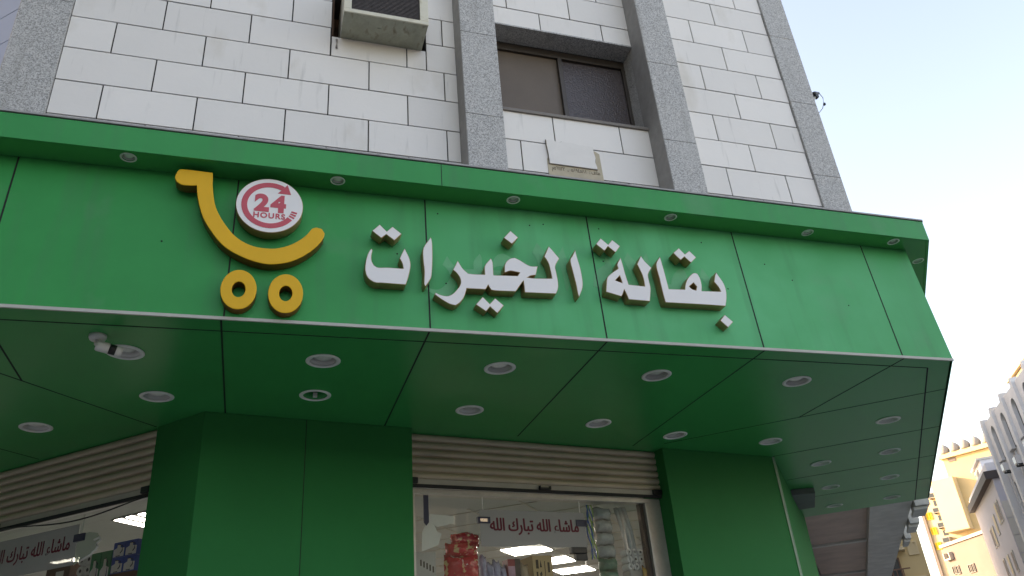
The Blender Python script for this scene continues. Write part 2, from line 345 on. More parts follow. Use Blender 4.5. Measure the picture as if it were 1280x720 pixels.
# ------------------------------------------------------------------ the ground
mb = MB(True); mb.face([(-600, -600, 0), (600, -600, 0), (600, 600, 0), (-600, 600, 0)]); struct(mb.build('ground', 'earth'))
mb = MB(True); mb.prism([(-60, -14), (60, -14), (60, -3), (-60, -3)], 0.002, 0.006)
mb.prism([FR.xy(-2, 3.2), FR.xy(90, 3.2), FR.xy(90, 11.5), FR.xy(-2, 11.5)], 0.008, 0.012); struct(mb.build('road', 'asphalt'))
mb = MB(True)
for k in range(-12, 13): mb.box(k * 4.5, k * 4.5 + 2, -8.57, -8.43, 0.014, 0.018)
struct(mb.build('road_markings', 'road_paint'))
mb = MB(True); mb.prism([(-9, 2.6), (5.5, 2.6), FR.xy(0.5, 2.9), FR.xy(70, 2.9), FR.xy(70, -12), FL.xy(14, -12), FL.xy(14, 3)], 0.016, 0.13); struct(mb.build('pavement', 'paving'))

# ------------------------------------------------------------------ the corner building
bld = thing('corner_building', 'corner building of pale stone tiles over a green clad grocery shop', 'building', (1.5, 6.5, 0.13))
PATH = [(-5.985, 7.50), (-2.30, 4.122), (4.83, 4.122), (8.50, 8.36)]                # canopy edge in plan, left street - corner - right street
def offset(path, d):
    L = [Vector(q) for q in path]; ds = [(b - a).normalized() for a, b in zip(L, L[1:])]; ns = [Vector((v.y, -v.x)) for v in ds]
    out = [tuple(L[0] + ns[0] * d)]
    for i in range(1, len(L) - 1): out.append(line_x(L[i] + ns[i - 1] * d, ds[i - 1], L[i] + ns[i] * d, ds[i]))
    return out + [tuple(L[-1] + ns[-1] * d)]
def sheet(mb, lo, zb, hi, zt, th, mi=0):                                             # a standing strip along a plan path
    a = [(x, y, zb) for x, y in lo] + [(x, y, zb) for x, y in offset(lo, -th)[::-1]]
    b = [(x, y, zt) for x, y in hi] + [(x, y, zt) for x, y in offset(hi, -th)[::-1]]
    mb.loft(a, b, mi)

Ci = line_x(FW.xy(0, -0.4), FW.t, FR.xy(0, -0.4), FR.t)
mb = MB(); mb.prism([FW.xy(0), FW.xy(1.549), FW.xy(1.549, -0.5), FL.xy(0, -0.35), FL.xy(0)], -1.47, 1.998)
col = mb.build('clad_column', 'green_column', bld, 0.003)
mb = MB(); FW.box(mb, 0.716, 0.721, -1.47, 1.997, -0.02, 0.0012); FW.box(mb, 0.0, 1.549, -1.47, -1.30, -0.02, 0.006); mb.build('joint', 'joint', col)
mb = MB(); mb.prism([FW.xy(4.009), FR.xy(0), FR.xy(3.70), FR.xy(3.70, -0.4), Ci, FW.xy(4.009, -0.4)], -1.47, 1.998)
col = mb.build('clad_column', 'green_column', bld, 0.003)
mb = MB(); FW.box(mb, 5.375, 5.4035, -1.47, 1.996, 0.0005, 0.005); FR.box(mb, -0.004, 0.045, -1.47, 1.996, 0.0005, 0.006); mb.build('corner_trim', 'green_trim', col)
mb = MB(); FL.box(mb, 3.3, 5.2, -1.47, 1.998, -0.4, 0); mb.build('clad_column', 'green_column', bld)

# interior shell
mb = MB(); mb.prism([FL.xy(0, -0.36), FW.xy(1.5, -0.5), FW.xy(4.1, -0.41), Ci, FR.xy(7.5, -0.41), (6.0, 15.6), FL.xy(7, -0.1), FL.xy(3.3, -0.42)], 1.95, 1.99)
cei = mb.build('shop_ceiling', 'ceiling_tile', bld)
mb = MB(); e1 = Vector((0.6, 0.8)); e2 = Vector((0.8, -0.6)); c0 = Vector((3.72, 10.99))
for k in range(-9, 9):
    for u, w_, r0, r1 in ((e1, e2, -2.9, 3.2), (e2, e1, -3.2, 2.6)):
        a = c0 + w_ * (k * 0.61 + 0.305)
        if u is e1 and not -7 < k < 5: continue
        if u is e2 and not -6 < k < 5: continue
        p, q = a + u * r0, a + u * r1
        mb.prism([tuple(p - w_ * 0.011), tuple(q - w_ * 0.011), tuple(q + w_ * 0.011), tuple(p + w_ * 0.011)], 1.943, 1.9505)
mb.build('grid', 'alu', cei)
mb = MB(); w0 = [FR.xy(7.5, -0.3), (6.0, 15.7), FL.xy(7, 0.0)]
mb.prism([FR.xy(3.7, -0.36), FR.xy(7.6, -0.36), FR.xy(7.6, -0.46), FR.xy(3.7, -0.46)], -1.5, 1.95)
mb.prism([FR.xy(7.6, -0.36), (6.1, 15.75), (6.0, 15.6), FR.xy(7.5, -0.5)], -1.5, 1.95)
mb.prism([(6.1, 15.75), FL.xy(7.1, -0.1), FL.xy(7.0, -0.2), (6.0, 15.6)], -1.5, 1.95)
mb.prism([FL.xy(5.2, 0), FL.xy(7.1, 0), FL.xy(7.1, -0.2), FL.xy(5.2, -0.2)], -1.5, 1.95); mb.build('shop_wall', 'interior_wall', bld)
mb = MB(); mb.prism([FL.xy(0, -0.36), FW.xy(1.5, -0.2), FW.xy(4.1, -0.2), Ci, FR.xy(7.5, -0.41), (6.0, 15.6), FL.xy(7, -0.1), FL.xy(0, -0.1)], -1.5, -1.462); mb.build('shop_floor', 'interior_floor', bld)

# upper storey: running-bond tiles over a dark bed, granite pilasters, one window
def cut(rects, hole):
    out = []
    for x0, x1, z0, z1 in rects:
        a, b, c, d = max(x0, hole[0]), min(x1, hole[1]), max(z0, hole[2]), min(z1, hole[3])
        if a >= b or c >= d: out.append((x0, x1, z0, z1)); continue
        if x0 < a: out.append((x0, a, z0, z1))
        if b < x1: out.append((b, x1, z0, z1))
        if z0 < c: out.append((a, b, z0, c))
        if d < z1: out.append((a, b, d, z1))
    return [r for r in out if r[1] - r[0] > 0.012 and r[3] - r[2] > 0.012]
WIN = (1.62, 3.02, 4.325, 5.286); HOLE = (0.302, 1.068, 4.82, 5.33)
PIL = [(1.321, 1.625, 0.19), (3.015, 3.32, 0.205)]
ZT = 13.4
panels = {}
for k in range(-5, 31):
    z = 4.007 + 0.300 * k
    for j in range(-2, 12):
        x = (-0.917 if k % 2 == 0 else -1.221) + 0.608 * j
        if j >= 7: x += 0.07
        rs = [(max(x, -1.523), min(x + 0.608, 4.63), z, z + 0.300)]
        if rs[0][1] <= rs[0][0]: continue
        if j == 6: rs[0] = (rs[0][0], rs[0][1] + 0.07, z, z + 0.3)
        for h in [WIN, HOLE] + [(a, b, -9, 99) for a, b, d in PIL]: rs = cut(rs, h)
        g = 0.0048
        for a, b, c, d in rs:
            key = 'left' if b < 1.4 else 'right' if a > 3.2 else 'low' if d < 4.4 else 'high'
            FU.box(panels.setdefault(key, MB()), a + g, b - g, c + g, d - g, -0.025, random.uniform(-0.0012, 0.0012))
for key, mb in panels.items(): wall = mb.build('tile_wall', 'tile', bld, 0.0015)
mb = MB()
rs = [(-1.80, 4.90, 2.5, ZT)]
for h in [WIN, HOLE]: rs = cut(rs, h)
for a, b, c, d in rs: FU.box(mb, a, b, c, d, -0.30, -0.009)
FUL = Frame((-1.841, 4.68), (-0.737, 0.676), (-0.676, -0.737)); FUR = Frame((4.927, 4.68), (0.644, 0.765), (0.765, -0.644))
FUL.box(mb, 0.3, 9.5, 2.5, ZT, -0.3, -0.009)
mb.build('mortar_bed', 'grout', bld)
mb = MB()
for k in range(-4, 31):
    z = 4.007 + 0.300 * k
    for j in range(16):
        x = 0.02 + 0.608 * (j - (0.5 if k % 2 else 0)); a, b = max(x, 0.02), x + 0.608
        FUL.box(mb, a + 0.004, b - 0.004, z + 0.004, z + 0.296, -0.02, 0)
mb.build('side_wall', 'side_tile_sky_tint', bld)
mb = MB(); FUR.box(mb, 0.3, 5.4, 2.5, ZT, -0.3, 0); mb.build('side_wall', 'tile', bld)
mb = MB(); mb.prism([(-1.7, 5.0), (4.8, 5.0), (8.15, 8.93), (-0.1, 16.1), (-8.6, 11.4)], 2.15, ZT); mb.build('upper_floors', 'concrete', bld)
def pilaster(a, b, d, depth_in=-0.28, jog=None):
    mb = MB(); z = 2.9
    cuts = [2.9, 4.05, 4.92, 5.79, 6.66, 7.53, 9.1, 10.7, 12.1, ZT]
    for c, e in zip(cuts, cuts[1:]): FU.box(mb, a, b, c + 0.0018, e - 0.0018, depth_in, d)
    o = mb.build('granite_column', 'granite', bld, 0.003)
    return o
for a, b, d in PIL:
    o = pilaster(a, b, d)
    mb = MB(); FU.box(mb, a - 0.004, a - 0.0004, 2.9, ZT, -0.05, d - 0.004); mb.build('stone_return', 'stone_return', o)
mb = MB()
for c, e in zip([2.9, 4.72, 6.5, ZT], [4.72, 6.5, ZT]):
    p0, p1, p2, p3 = (-1.841, 4.66), (-1.523, 4.66), (-1.523, 4.96), FUL.xy(0.25, -0.2)
    mb.prism([p0, p1, p2, p3, FUL.xy(0.018, 0.002)], c + 0.0018, e - 0.0018)
mb.build('granite_column', 'granite', bld, 0.003)
mb = MB()
for c, e in zip([2.9, 4.05, 4.92, 5.79, 6.66, 7.53, ZT], [4.05, 4.92, 5.79, 6.66, 7.53, ZT]):
    mb.prism([(4.63, 4.66), (4.927, 4.66), FUR.xy(0.29, 0.003), (4.63, 4.96)], c + 0.0018, e - 0.0018)
mb.build('granite_column', 'granite', bld, 0.003)
# window: deep reveal, dark head, brown blind on the left, frosted pane on the right
win = MB()
FU.box(win, 1.622, 3.018, 5.200, 5.284, -0.235, -0.195); FU.box(win, 1.622, 3.018, 4.327, 4.352, -0.235, -0.195)
FU.box(win, 1.622, 1.655, 4.352, 5.200, -0.235, -0.195); FU.box(win, 2.985, 3.018, 4.352, 5.200, -0.235, -0.195); FU.box(win, 2.335, 2.375, 4.352, 5.200, -0.225, -0.185)
win = win.build('window', 'window_frame', bld, 0.003)
mb = MB(); FU.box(mb, 1.655, 2.335, 4.352, 5.200, -0.230, -0.222); mb.build('pane', 'blind', win)
mb = MB(); FU.box(mb, 2.375, 2.985, 4.352, 5.200, -0.232, -0.224); mb.build('pane', 'frosted', win)
mb = MB(); FU.box(mb, 1.6265, 3.0135, 4.295, 4.325, -0.235, 0.018); mb.build('sill', 'sill', win, 0.003)
mb = MB(); FU.box(mb, 1.627, 3.013, 5.2848, 5.30, -0.194, 0.004); mb.build('lintel', 'granite', win)
mb = MB(); FU.box(mb, 1.6, 3.04, 4.3, 5.3, -0.30, -0.24); mb.build('backing', 'black', win)
mb = MB(); FU.box(mb, 0.28, 1.09, 4.78, 5.36, -0.42, -0.30); FU.box(mb, 0.303, 0.318, 4.822, 5.33, -0.3, -0.012); FU.box(mb, 0.318, 1.067, 4.822, 4.83, -0.3, -0.012); mb.build('wall_opening', 'rust', bld)
mb = MB(); mb.prism([(-1.7, 5.0), (4.8, 5.0), (8.15, 8.93), (-0.1, 16.1), (-8.6, 11.4)], ZT + 0.005, ZT + 0.2); mb.build('roof', 'concrete', bld)

# ------------------------------------------------------------------ the green canopy
can = thing('shop_canopy', 'green panelled canopy with sign fascia, projecting top lip and flat soffit over the shop', 'canopy', (1.5, 5.0, CZ + 2.0))
TOP = offset(PATH, -0.048); LIP = offset(TOP, 0.175)
SOF = [(0.334, 4.657), (1.490, 4.650), (2.660, 4.657), (3.841, 4.655), (-0.80, 4.655),          # first row behind the fascia
       (-0.686, 5.376), (0.333, 5.263), (1.489, 5.476), (2.645, 5.707), (3.495, 5.977), (4.560, 6.100),
       (5.359, 5.442), (6.155, 6.358), (6.980, 7.328), (7.840, 8.300), (5.642, 6.802), (6.491, 7.771), (7.277, 8.730), (-1.53, 6.065)]
MINI = [(-0.852, 4.066), (0.338, 4.070), (1.487, 4.070), (2.659, 4.072), (3.814, 4.076), (4.608, 4.072), (5.055, 4.30)]
sof_poly = offset(PATH, -0.006) + [FR.xy(3.70, -0.1), (4.75, 6.75), (-0.35, 5.85), (-0.6, 6.2), FL.xy(5.2, -0.2)]
me = curve_mesh([sof_poly] + [circle(x, y, 0.088, k=32, rev=True) for x, y in SOF], 0.012)
place_mesh(me, 'soffit', ['green_soffit'], can, Matrix.Translation((0, 0, CZ + 2.006)), None)
mb = MB(); sheet(mb, PATH, 2.0, TOP, 2.963, 0.02); fas = mb.build('fascia', 'green_fascia', can)
mb = MB(); sheet(mb, LIP, 2.963, LIP, 3.132, 0.02); lip = mb.build('top_lip', 'green', can)
lp = offset(LIP, -0.0205) + offset(TOP, -0.03)[::-1]
me = curve_mesh([lp] + [circle(x, y, 0.034, k=24, rev=True) for x, y in MINI], 0.01)
place_mesh(me, 'lip_soffit', ['green_soffit'], can, Matrix.Translation((0, 0, CZ + 2.972)), None)
mb = MB(); sheet(mb, offset(LIP, -0.006), 3.132, offset(LIP, -0.006), 3.140, 0.03, 1); sheet(mb, offset(LIP, 0.006), 3.140, offset(LIP, 0.006), 3.152, 0.05)
mb.prism(offset(LIP, -0.045) + [FR.xy(3.9, 0.2), (4.9, 4.75), (-1.8, 4.75), FL.xy(4.8, 0.2)], 3.141, 3.150); mb.build('flashing', ['flashing', 'black'], can)
mb = MB(); sheet(mb, offset(PATH[:3], 0.005), 1.988, offset(PATH[:3], 0.005), 2.006, 0.012); mb.build('edge_trim', 'trim', can)
for x in (-2.0, -1.430, -0.246, 0.908, 2.049, 3.208, 4.371):                        # fascia joints
    w = 0.0045; mb = MB()
    mb.loft([(x - w, 4.1205, 2.004), (x + w, 4.1205, 2.004), (x + w, 4.135, 2.004), (x - w, 4.135, 2.004)],
            [(x - w, 4.1685, 2.963), (x + w, 4.1685, 2.963), (x + w, 4.19, 2.963), (x - w, 4.19, 2.963)])
    mb.build('joint', 'joint', fas)
for x in (0.985, -1.75):
    mb = MB(); mb.box(x - 0.0022, x + 0.0022, LIP[1][1] - 0.0012, LIP[1][1] + 0.01, 2.9635, 3.131); mb.build('joint', 'joint', lip)
mb = MB()
def seam(p, q, w=0.0055):
    p, q = Vector(p), Vector(q); d = (q - p).normalized(); m_ = Vector((-d.y, d.x)) * w
    mb.prism([tuple(p - m_), tuple(q - m_), tuple(q + m_), tuple(p + m_)], 1.9988, 2.0004)
BAND = offset(PATH, -0.172)
seam((BAND[1][0], BAND[1][1]), BAND[2]); seam(BAND[2], BAND[3])
wy = lambda x: 5.645 + 0.1781 * (x + 0.396)
nrm = Vector((-0.756, 0.655)); edge = Vector(PATH[2]); ed = (Vector(PATH[3]) - edge).normalized()
for x, y1 in ((-1.436, 5.17), (-0.26, wy(-0.26)), (0.908, wy(0.908)), (2.06, wy(2.06)), (3.23, 6.30), (4.41, 5.435)): seam((x, 4.128), (x, y1))
k0 = (Vector((4.432, 5.418)) - edge).dot(ed)
for k in range(5):
    if k == 4: continue
    a = edge + ed * (k0 + 1.185 * k); b_ = 1.75 if k == 0 else 1.55
    seam(tuple(a + nrm * 0.012), tuple(a + nrm * (b_ + (0.62 if k == 0 else 0.0))))
seam((-2.29, 4.14), FL.xy(0, 0.01)); seam((-2.0, 6.42), FL.xy(1.25, 0.01))
mb.build('soffit_joint', 'joint', can)
mb = MB(); mb.prism([PATH[3], offset(PATH, -0.02)[3], FR.xy(3.72, 0.0), FR.xy(3.70, 0.0)], 2.013, 2.93); mb.build('end_panel', 'green', can)

for x, z in ((0.99, 2.86), (1.02, 2.33), (0.72, 2.52), (2.13, 2.87), (2.12, 2.60), (1.72, 2.86), (1.62, 2.84), (2.93, 2.84), (3.42, 2.70), (3.62, 2.58), (2.66, 2.30), (-0.62, 2.47), (4.05, 2.40), (3.05, 2.46)):
    y = 4.122 + 0.048 * (z - 2.0) / 0.963; mb = MB(); mb.lathe([(0.001, -0.0022), (0.005, -0.0018), (0.006, 0.004), (0.001, 0.004)], (x, y, z), 10, axis='y'); mb.build('screw_hole', 'joint', fas)

# ------------------------------------------------------------------ raised lettering and emblem on the fascia
GLYPH = {
 'teh': [[(0.551,2.491),(0.556,2.474),(0.550,2.439),(0.552,2.404),(0.565,2.375),(0.591,2.362),(0.648,2.367),(0.741,2.368),(0.737,2.394),(0.729,2.417),(0.719,2.436),(0.736,2.480),(0.751,2.512),(0.767,2.475),(0.780,2.441),(0.786,2.399),(0.780,2.352),(0.769,2.305),(0.755,2.258),(0.700,2.258),(0.615,2.258),(0.575,2.257),(0.546,2.271),(0.524,2.295),(0.513,2.336),(0.514,2.381),(0.522,2.428),(0.535,2.468)]],
 'teh_dots': [[(0.599,2.668),(0.642,2.622),(0.677,2.661),(0.734,2.614),(0.689,2.561),(0.639,2.599),(0.608,2.570),(0.552,2.616)]],
 'alef1': [[(0.917,2.611),(0.924,2.563),(0.922,2.443),(0.914,2.341),(0.903,2.305),(0.874,2.255),(0.865,2.275),(0.869,2.360),(0.864,2.438),(0.867,2.525)]],
 'lkhyr': [[(1.081,2.457),(1.111,2.402),(1.143,2.370),(1.185,2.368),(1.250,2.372),(1.254,2.434),(1.297,2.494),(1.308,2.463),(1.307,2.386),(1.309,2.372),(1.391,2.377),(1.465,2.381),(1.481,2.405),(1.449,2.410),(1.419,2.412),(1.380,2.396),(1.384,2.445),(1.399,2.479),(1.427,2.504),(1.457,2.513),(1.493,2.496),(1.528,2.473),(1.565,2.460),(1.608,2.464),(1.588,2.397),(1.554,2.389),(1.531,2.375),(1.579,2.373),(1.696,2.382),(1.691,2.440),(1.682,2.497),(1.659,2.541),(1.699,2.624),(1.729,2.585),(1.763,2.536),(1.729,2.476),(1.731,2.427),(1.735,2.362),(1.730,2.313),(1.712,2.272),(1.502,2.265),(1.501,2.346),(1.486,2.329),(1.444,2.267),(1.300,2.263),(1.279,2.277),(1.267,2.299),(1.249,2.266),(1.129,2.263),(1.109,2.202),(1.082,2.163),(1.053,2.141),(1.016,2.149),(0.968,2.177),(0.928,2.206),(0.933,2.220),(0.969,2.205),(1.010,2.203),(1.044,2.224),(1.079,2.268),(1.093,2.302),(1.087,2.339),(1.067,2.370),(1.048,2.387)]],
 'yeh_dots': [[(1.227,2.214),(1.269,2.168),(1.305,2.210),(1.358,2.164),(1.313,2.106),(1.269,2.148),(1.242,2.114),(1.180,2.157)]],
 'kha_dot': [[(1.444,2.715),(1.493,2.669),(1.447,2.614),(1.394,2.656)]],
 'alef2': [[(1.884,2.616),(1.890,2.559),(1.903,2.476),(1.907,2.385),(1.898,2.327),(1.866,2.258),(1.860,2.292),(1.857,2.356),(1.847,2.437),(1.838,2.528),(1.860,2.568)]],
 'teh2_dots': [[(2.081,2.725),(2.130,2.680),(2.165,2.721),(2.218,2.676),(2.175,2.623),(2.126,2.665),(2.096,2.627),(2.040,2.675)]],
 'lteh': [[(2.207,2.586),(2.214,2.536),(2.222,2.460),(2.234,2.382),(2.350,2.379),(2.351,2.429),(2.343,2.480),(2.322,2.546),(2.362,2.615),(2.384,2.574),(2.426,2.526),(2.392,2.475),(2.390,2.424),(2.391,2.365),(2.369,2.268),(2.216,2.270),(2.206,2.309),(2.195,2.341),(2.179,2.307),(2.167,2.288),(2.091,2.307),(2.061,2.314),(2.080,2.406),(2.103,2.442),(2.176,2.499),(2.174,2.533)], [(2.179,2.444),(2.189,2.391),(2.141,2.406)]],
 'bqa': [[(2.507,2.623),(2.513,2.566),(2.521,2.473),(2.527,2.373),(2.649,2.379),(2.663,2.423),(2.693,2.472),(2.731,2.507),(2.754,2.516),(2.773,2.511),(2.786,2.475),(2.787,2.423),(2.778,2.378),(2.927,2.385),(2.915,2.423),(2.891,2.458),(2.908,2.507),(2.925,2.537),(2.943,2.499),(2.964,2.454),(2.971,2.397),(2.960,2.334),(2.939,2.274),(2.753,2.273),(2.482,2.268),(2.476,2.337),(2.471,2.448),(2.466,2.556)], [(2.727,2.437),(2.746,2.410),(2.735,2.380),(2.706,2.386),(2.687,2.405)]],
 'qaf_dots': [[(2.668,2.707),(2.706,2.661),(2.747,2.693),(2.791,2.643),(2.741,2.596),(2.698,2.639),(2.663,2.610),(2.616,2.663)]],
 'beh_dot': [[(2.916,2.207),(2.969,2.157),(2.920,2.112),(2.870,2.161)]],
 'cart': [[(-0.555,2.923),(-0.389,2.921),(-0.381,2.835),(-0.365,2.737),(-0.347,2.674),(-0.320,2.618),(-0.281,2.558),(-0.238,2.505),(-0.184,2.463),(-0.123,2.438),(-0.065,2.431),(-0.001,2.435),(0.070,2.462),(0.133,2.508),(0.173,2.553),(0.196,2.591),(0.222,2.604),(0.254,2.597),(0.271,2.569),(0.265,2.532),(0.234,2.479),(0.186,2.425),(0.123,2.375),(0.053,2.342),(-0.026,2.327),(-0.097,2.334),(-0.177,2.360),(-0.259,2.404),(-0.318,2.459),(-0.371,2.532),(-0.411,2.602),(-0.440,2.684),(-0.458,2.758),(-0.467,2.818),(-0.504,2.813),(-0.547,2.813),(-0.578,2.831),(-0.590,2.862),(-0.582,2.903)]],
}
FRONT, DEPTH = 4.065, 0.072
def raise_on_fascia(name, key, parent, mats, dx=0, dz=0, lim=38):
    me = curve_mesh([smooth_loop(l, 4, lim) for l in GLYPH[key]], DEPTH, 0.003)
    m4 = Matrix(((1, 0, 0, dx), (0, 0, -1, FRONT + DEPTH / 2), (0, 1, 0, CZ + dz), (0, 0, 0, 1)))
    return place_mesh(me, name, mats, parent, m4, True)
LET = ['letter_face', 'letter_edge', 'letter_side']; GOLD = ['gold_face', 'gold_face', 'gold_side']
w1 = thing('sign_word', 'right hand raised white Arabic word with a single dot below its right end', 'sign', (2.6, 4.13, CZ + 2.2), 'raised Arabic words of the shop sign')
for nm, k in (('letters', 'bqa'), ('letters', 'lteh'), ('letter_dots', 'qaf_dots'), ('letter_dots', 'teh2_dots'), ('letter_dot', 'beh_dot')): raise_on_fascia(nm, k, w1, LET)
w2 = thing('sign_word', 'raised white Arabic word nearest the yellow trolley emblem, two dots beneath its middle', 'sign', (1.3, 4.13, CZ + 2.2), 'raised Arabic words of the shop sign')
for nm, k in (('letter', 'alef2'), ('letters', 'lkhyr'), ('letter_dot', 'kha_dot'), ('letter_dots', 'yeh_dots'), ('letter', 'alef1'), ('letter', 'teh'), ('letter_dots', 'teh_dots')): raise_on_fascia(nm, k, w2, LET)
ct = thing('trolley_emblem', 'yellow raised shopping trolley emblem with a curved basket line and two ring wheels', 'sign', (-0.05, 4.13, CZ + 2.1))
raise_on_fascia('basket_curve', 'cart', ct, GOLD)
for cx, cz in ((-0.181, 2.152), (0.071, 2.146)):
    GLYPH['wheel'] = [circle(cx, cz, 0.095, 0.124), circle(cx, cz, 0.0357, 0.0485, rev=True)]
    raise_on_fascia('wheel', 'wheel', ct, GOLD)
bd = thing('hours_badge', 'round white badge reading 24 HOURS in red inside a circling red arrow', 'sign', (-0.052, 4.13, CZ + 2.54))
GLYPH['disc'] = [circle(-0.052, 2.729, 0.191, k=64)]
raise_on_fascia('disc', 'disc', bd, LET, lim=60)
BC = (-0.052, 2.729)
def print_badge(name, loops=None, **kw):
    at_ = kw.pop('at', (0, 0)); me = curve_mesh(loops, 0.002, **kw)
    m4 = Matrix(((1, 0, 0, BC[0] + at_[0]), (0, 0, -1, FRONT - 0.0038), (0, 1, 0, CZ + BC[1] + at_[1]), (0, 0, 0, 1)))
    return place_mesh(me, name, ['red_print'], bd, m4, None)
def arc(r0, r1, a0, a1, k=40):
    A_ = [math.radians(a0 + (a1 - a0) * i / k) for i in range(k + 1)]
    return [(r1 * math.cos(a), r1 * math.sin(a)) for a in A_] + [(r0 * math.cos(a), r0 * math.sin(a)) for a in A_[::-1]]
print_badge('arrow_head', [[(0.093, 0.158), (0.117, 0.088), (0.040, 0.090), (0.066, 0.120)]])
print_badge('arrow_ring', [arc(0.128, 0.161, 61, 325)] + [arc(0.129, 0.163, a, a + 4.2, 4) for a in (329, 336, 343)])
for ch, lx in (('2', -0.046), ('4', 0.049)):
    print_badge('digit', None, text=ch, size=0.156, weight=0.0088, at=(lx, -0.040))
print_badge('word', None, text='HOURS', size=0.050, weight=0.0016, at=(0.0, -0.091), spacing=1.16)
# pale marks left by earlier lettering
for k in ('bqa', 'lteh', 'alef2', 'lkhyr'):
    me = curve_mesh([smooth_loop(l, 3) for l in GLYPH[k][:1]], 0.0006)
    o = place_mesh(me, 'glue_mark', ['glue_ghost'], fas, Matrix(((1, 0, 0, -0.045), (0, 0, -1, 4.1210 + 0.021), (0, 1, 0, CZ + 0.078), (0, 0, 0, 1))), None)
    for v in o.data.vertices:                                                        # lie on the leaning fascia
        wz = v.co.z + can.location.z - CZ
        off = v.co.y + can.location.y - 4.142
        v.co.y = 4.122 + 0.048 * (wz - 2.0) / 0.963 - 0.0008 + off - can.location.y

# ------------------------------------------------------------------ downlights
def make_downlight(r, loc, label, group, lens=True):
    t = thing('downlight', label, 'downlight', loc, group); q = r / 0.11
    mb = MB(True); mb.lathe([(0.084 * q, 0.001), (0.085 * q, -0.006 * q), (0.098 * q, -0.009 * q), (0.110 * q, -0.004 * q), (0.110 * q, -0.0005)], seg=32, closed=True); mb.build('trim_ring', 'lamp_ring', t)
    mb = MB(True); mb.lathe([(0.0845 * q, 0.0), (0.078 * q, 0.02 * q), (0.060 * q, 0.046 * q), (0.062 * q, 0.048 * q), (0.081 * q, 0.021 * q), (0.0865 * q, 0.001)], seg=32, closed=True); mb.build('reflector', 'reflector' if lens else 'green_soffit', t)
    if lens:
        mb = MB(True); mb.lathe([(0.001, 0.012 * q), (0.03 * q, 0.014 * q), (0.058 * q, 0.024 * q), (0.064 * q, 0.034 * q), (0.001, 0.036 * q)], seg=24); mb.build('bulb', 'lens', t)
    else:
        mb = MB(True); mb.box(-0.012, 0.016, 0.03, 0.06, 0.004, 0.03); mb.build('bracket', 'white_plastic', t); mb = MB(True); mb.lathe([(0.001, 0.046), (0.06, 0.046), (0.06, 0.05), (0.001, 0.05)], seg=20); mb.build('back_plate', 'black', t)
    return t
GS = 'round downlights in the canopy soffit'
LAB = ['downlight behind the fascia edge directly below the trolley emblem wheels', 'downlight behind the fascia edge below the two dots of the left sign word',
       'downlight behind the fascia edge below the middle of the right sign word', 'rightmost downlight of the front row, below the blank fascia panel right of the lettering',
       'downlight hidden partly behind the white bullet camera', 'downlight left of the left green column, between bullet camera and rolled shutter',
       'downlight with a bare green inside and no bulb above the left column', 'downlight just above the left end of the front shutter box',
       'downlight above the right half of the front rolled shutter', 'downlight above the right end of the front shutter, beside the right green column',
       'downlight right above the corner of the right green column', 'outer row downlight nearest the canopy corner on the right street side',
       'second outer row downlight from the canopy corner along the right street', 'third outer row downlight from the canopy corner along the right street',
       'last outer row downlight at the far end of the right street soffit', 'inner row downlight nearest the right green column on the right street side',
       'inner row downlight of the right street soffit beside the dark box', 'farthest inner row downlight, past the dark ceiling box at the soffit end', 'leftmost downlight, above the left street shutter']
first = None
for i, ((x, y), lb) in enumerate(zip(SOF, LAB)):
    loc = (x, y, CZ + 2.0); lb = 'white ' + lb
    if i == 6: make_downlight(0.108, loc, lb, GS, False)
    elif first is None: first = make_downlight(0.108, loc, lb, GS)
    else: copy_thing(first, loc, lb).rotation_euler = (random.uniform(-0.025, 0.025), random.uniform(-0.025, 0.025), random.uniform(0, 6))
LAB2 = ['small spotlight under the top lip left of the trolley emblem', 'small spotlight under the top lip right of the 24 hours badge', 'small spotlight under the top lip above the single dot of the left word',
        'small spotlight under the top lip above the right sign word', 'small spotlight under the top lip above the blank panel right of the lettering', 'small spotlight under the top lip just before its right corner', 'small spotlight under the top lip around the right corner']
first = None
for (x, y), lb in zip(MINI, LAB2):
    loc = (x, y, CZ + 2.967)
    if first is None: first = make_downlight(0.046, loc, lb, 'small spotlights under the canopy lip'); first.name = 'spotlight'; first['category'] = 'spotlight'
    else: copy_thing(first, loc, lb)

# bullet camera and dark box on the soffit
t = thing('security_camera', 'white bullet security camera hanging from the green soffit', 'camera', (-0.912, 4.437, CZ + 2.0))
mb = MB(); mb.lathe([(0.001, 2.0), (0.046, 2.0), (0.046, 1.985), (0.040, 1.972), (0.001, 1.970)], (-0.912, 4.437, 0), 24); mb.tube([(-0.912, 4.437, 1.975), (-0.911, 4.43, 1.945), (-0.900, 4.408, 1.93)], 0.013, 10); mb.build('mount', 'white_plastic', t)
d = Vector((0.105, 0.028, -0.018)); a = Vector((-0.905, 4.405, 1.926))
mb = MB(); mb.tube([a - d * 0.02, a + d * 0.06, a + d * 0.6], [0.024, 0.030, 0.030], 20); b_ = mb.build('camera_body', 'white_plastic', t)
mb = MB(); mb.tube([a + d * 0.6, a + d * 0.92], 0.0285, 20); mb.build('lens_hood', 'black', b_)
mb = MB(); mb.tube([a + d * 0.92, a + d * 0.98, a + d * 1.22], [0.030, 0.030, 0.026], 20); mb.build('front_ring', 'white_plastic', b_)
mb = MB(); mb.prism([(5.99, 7.89), (6.27, 7.79), (6.80, 8.52), (6.56, 8.74)], 1.93, 1.9985)
tag(mb.build('junction_box', 'box_grey', None, 0.006), 'dark grey box fixed under the soffit beside the right green column', 'box')

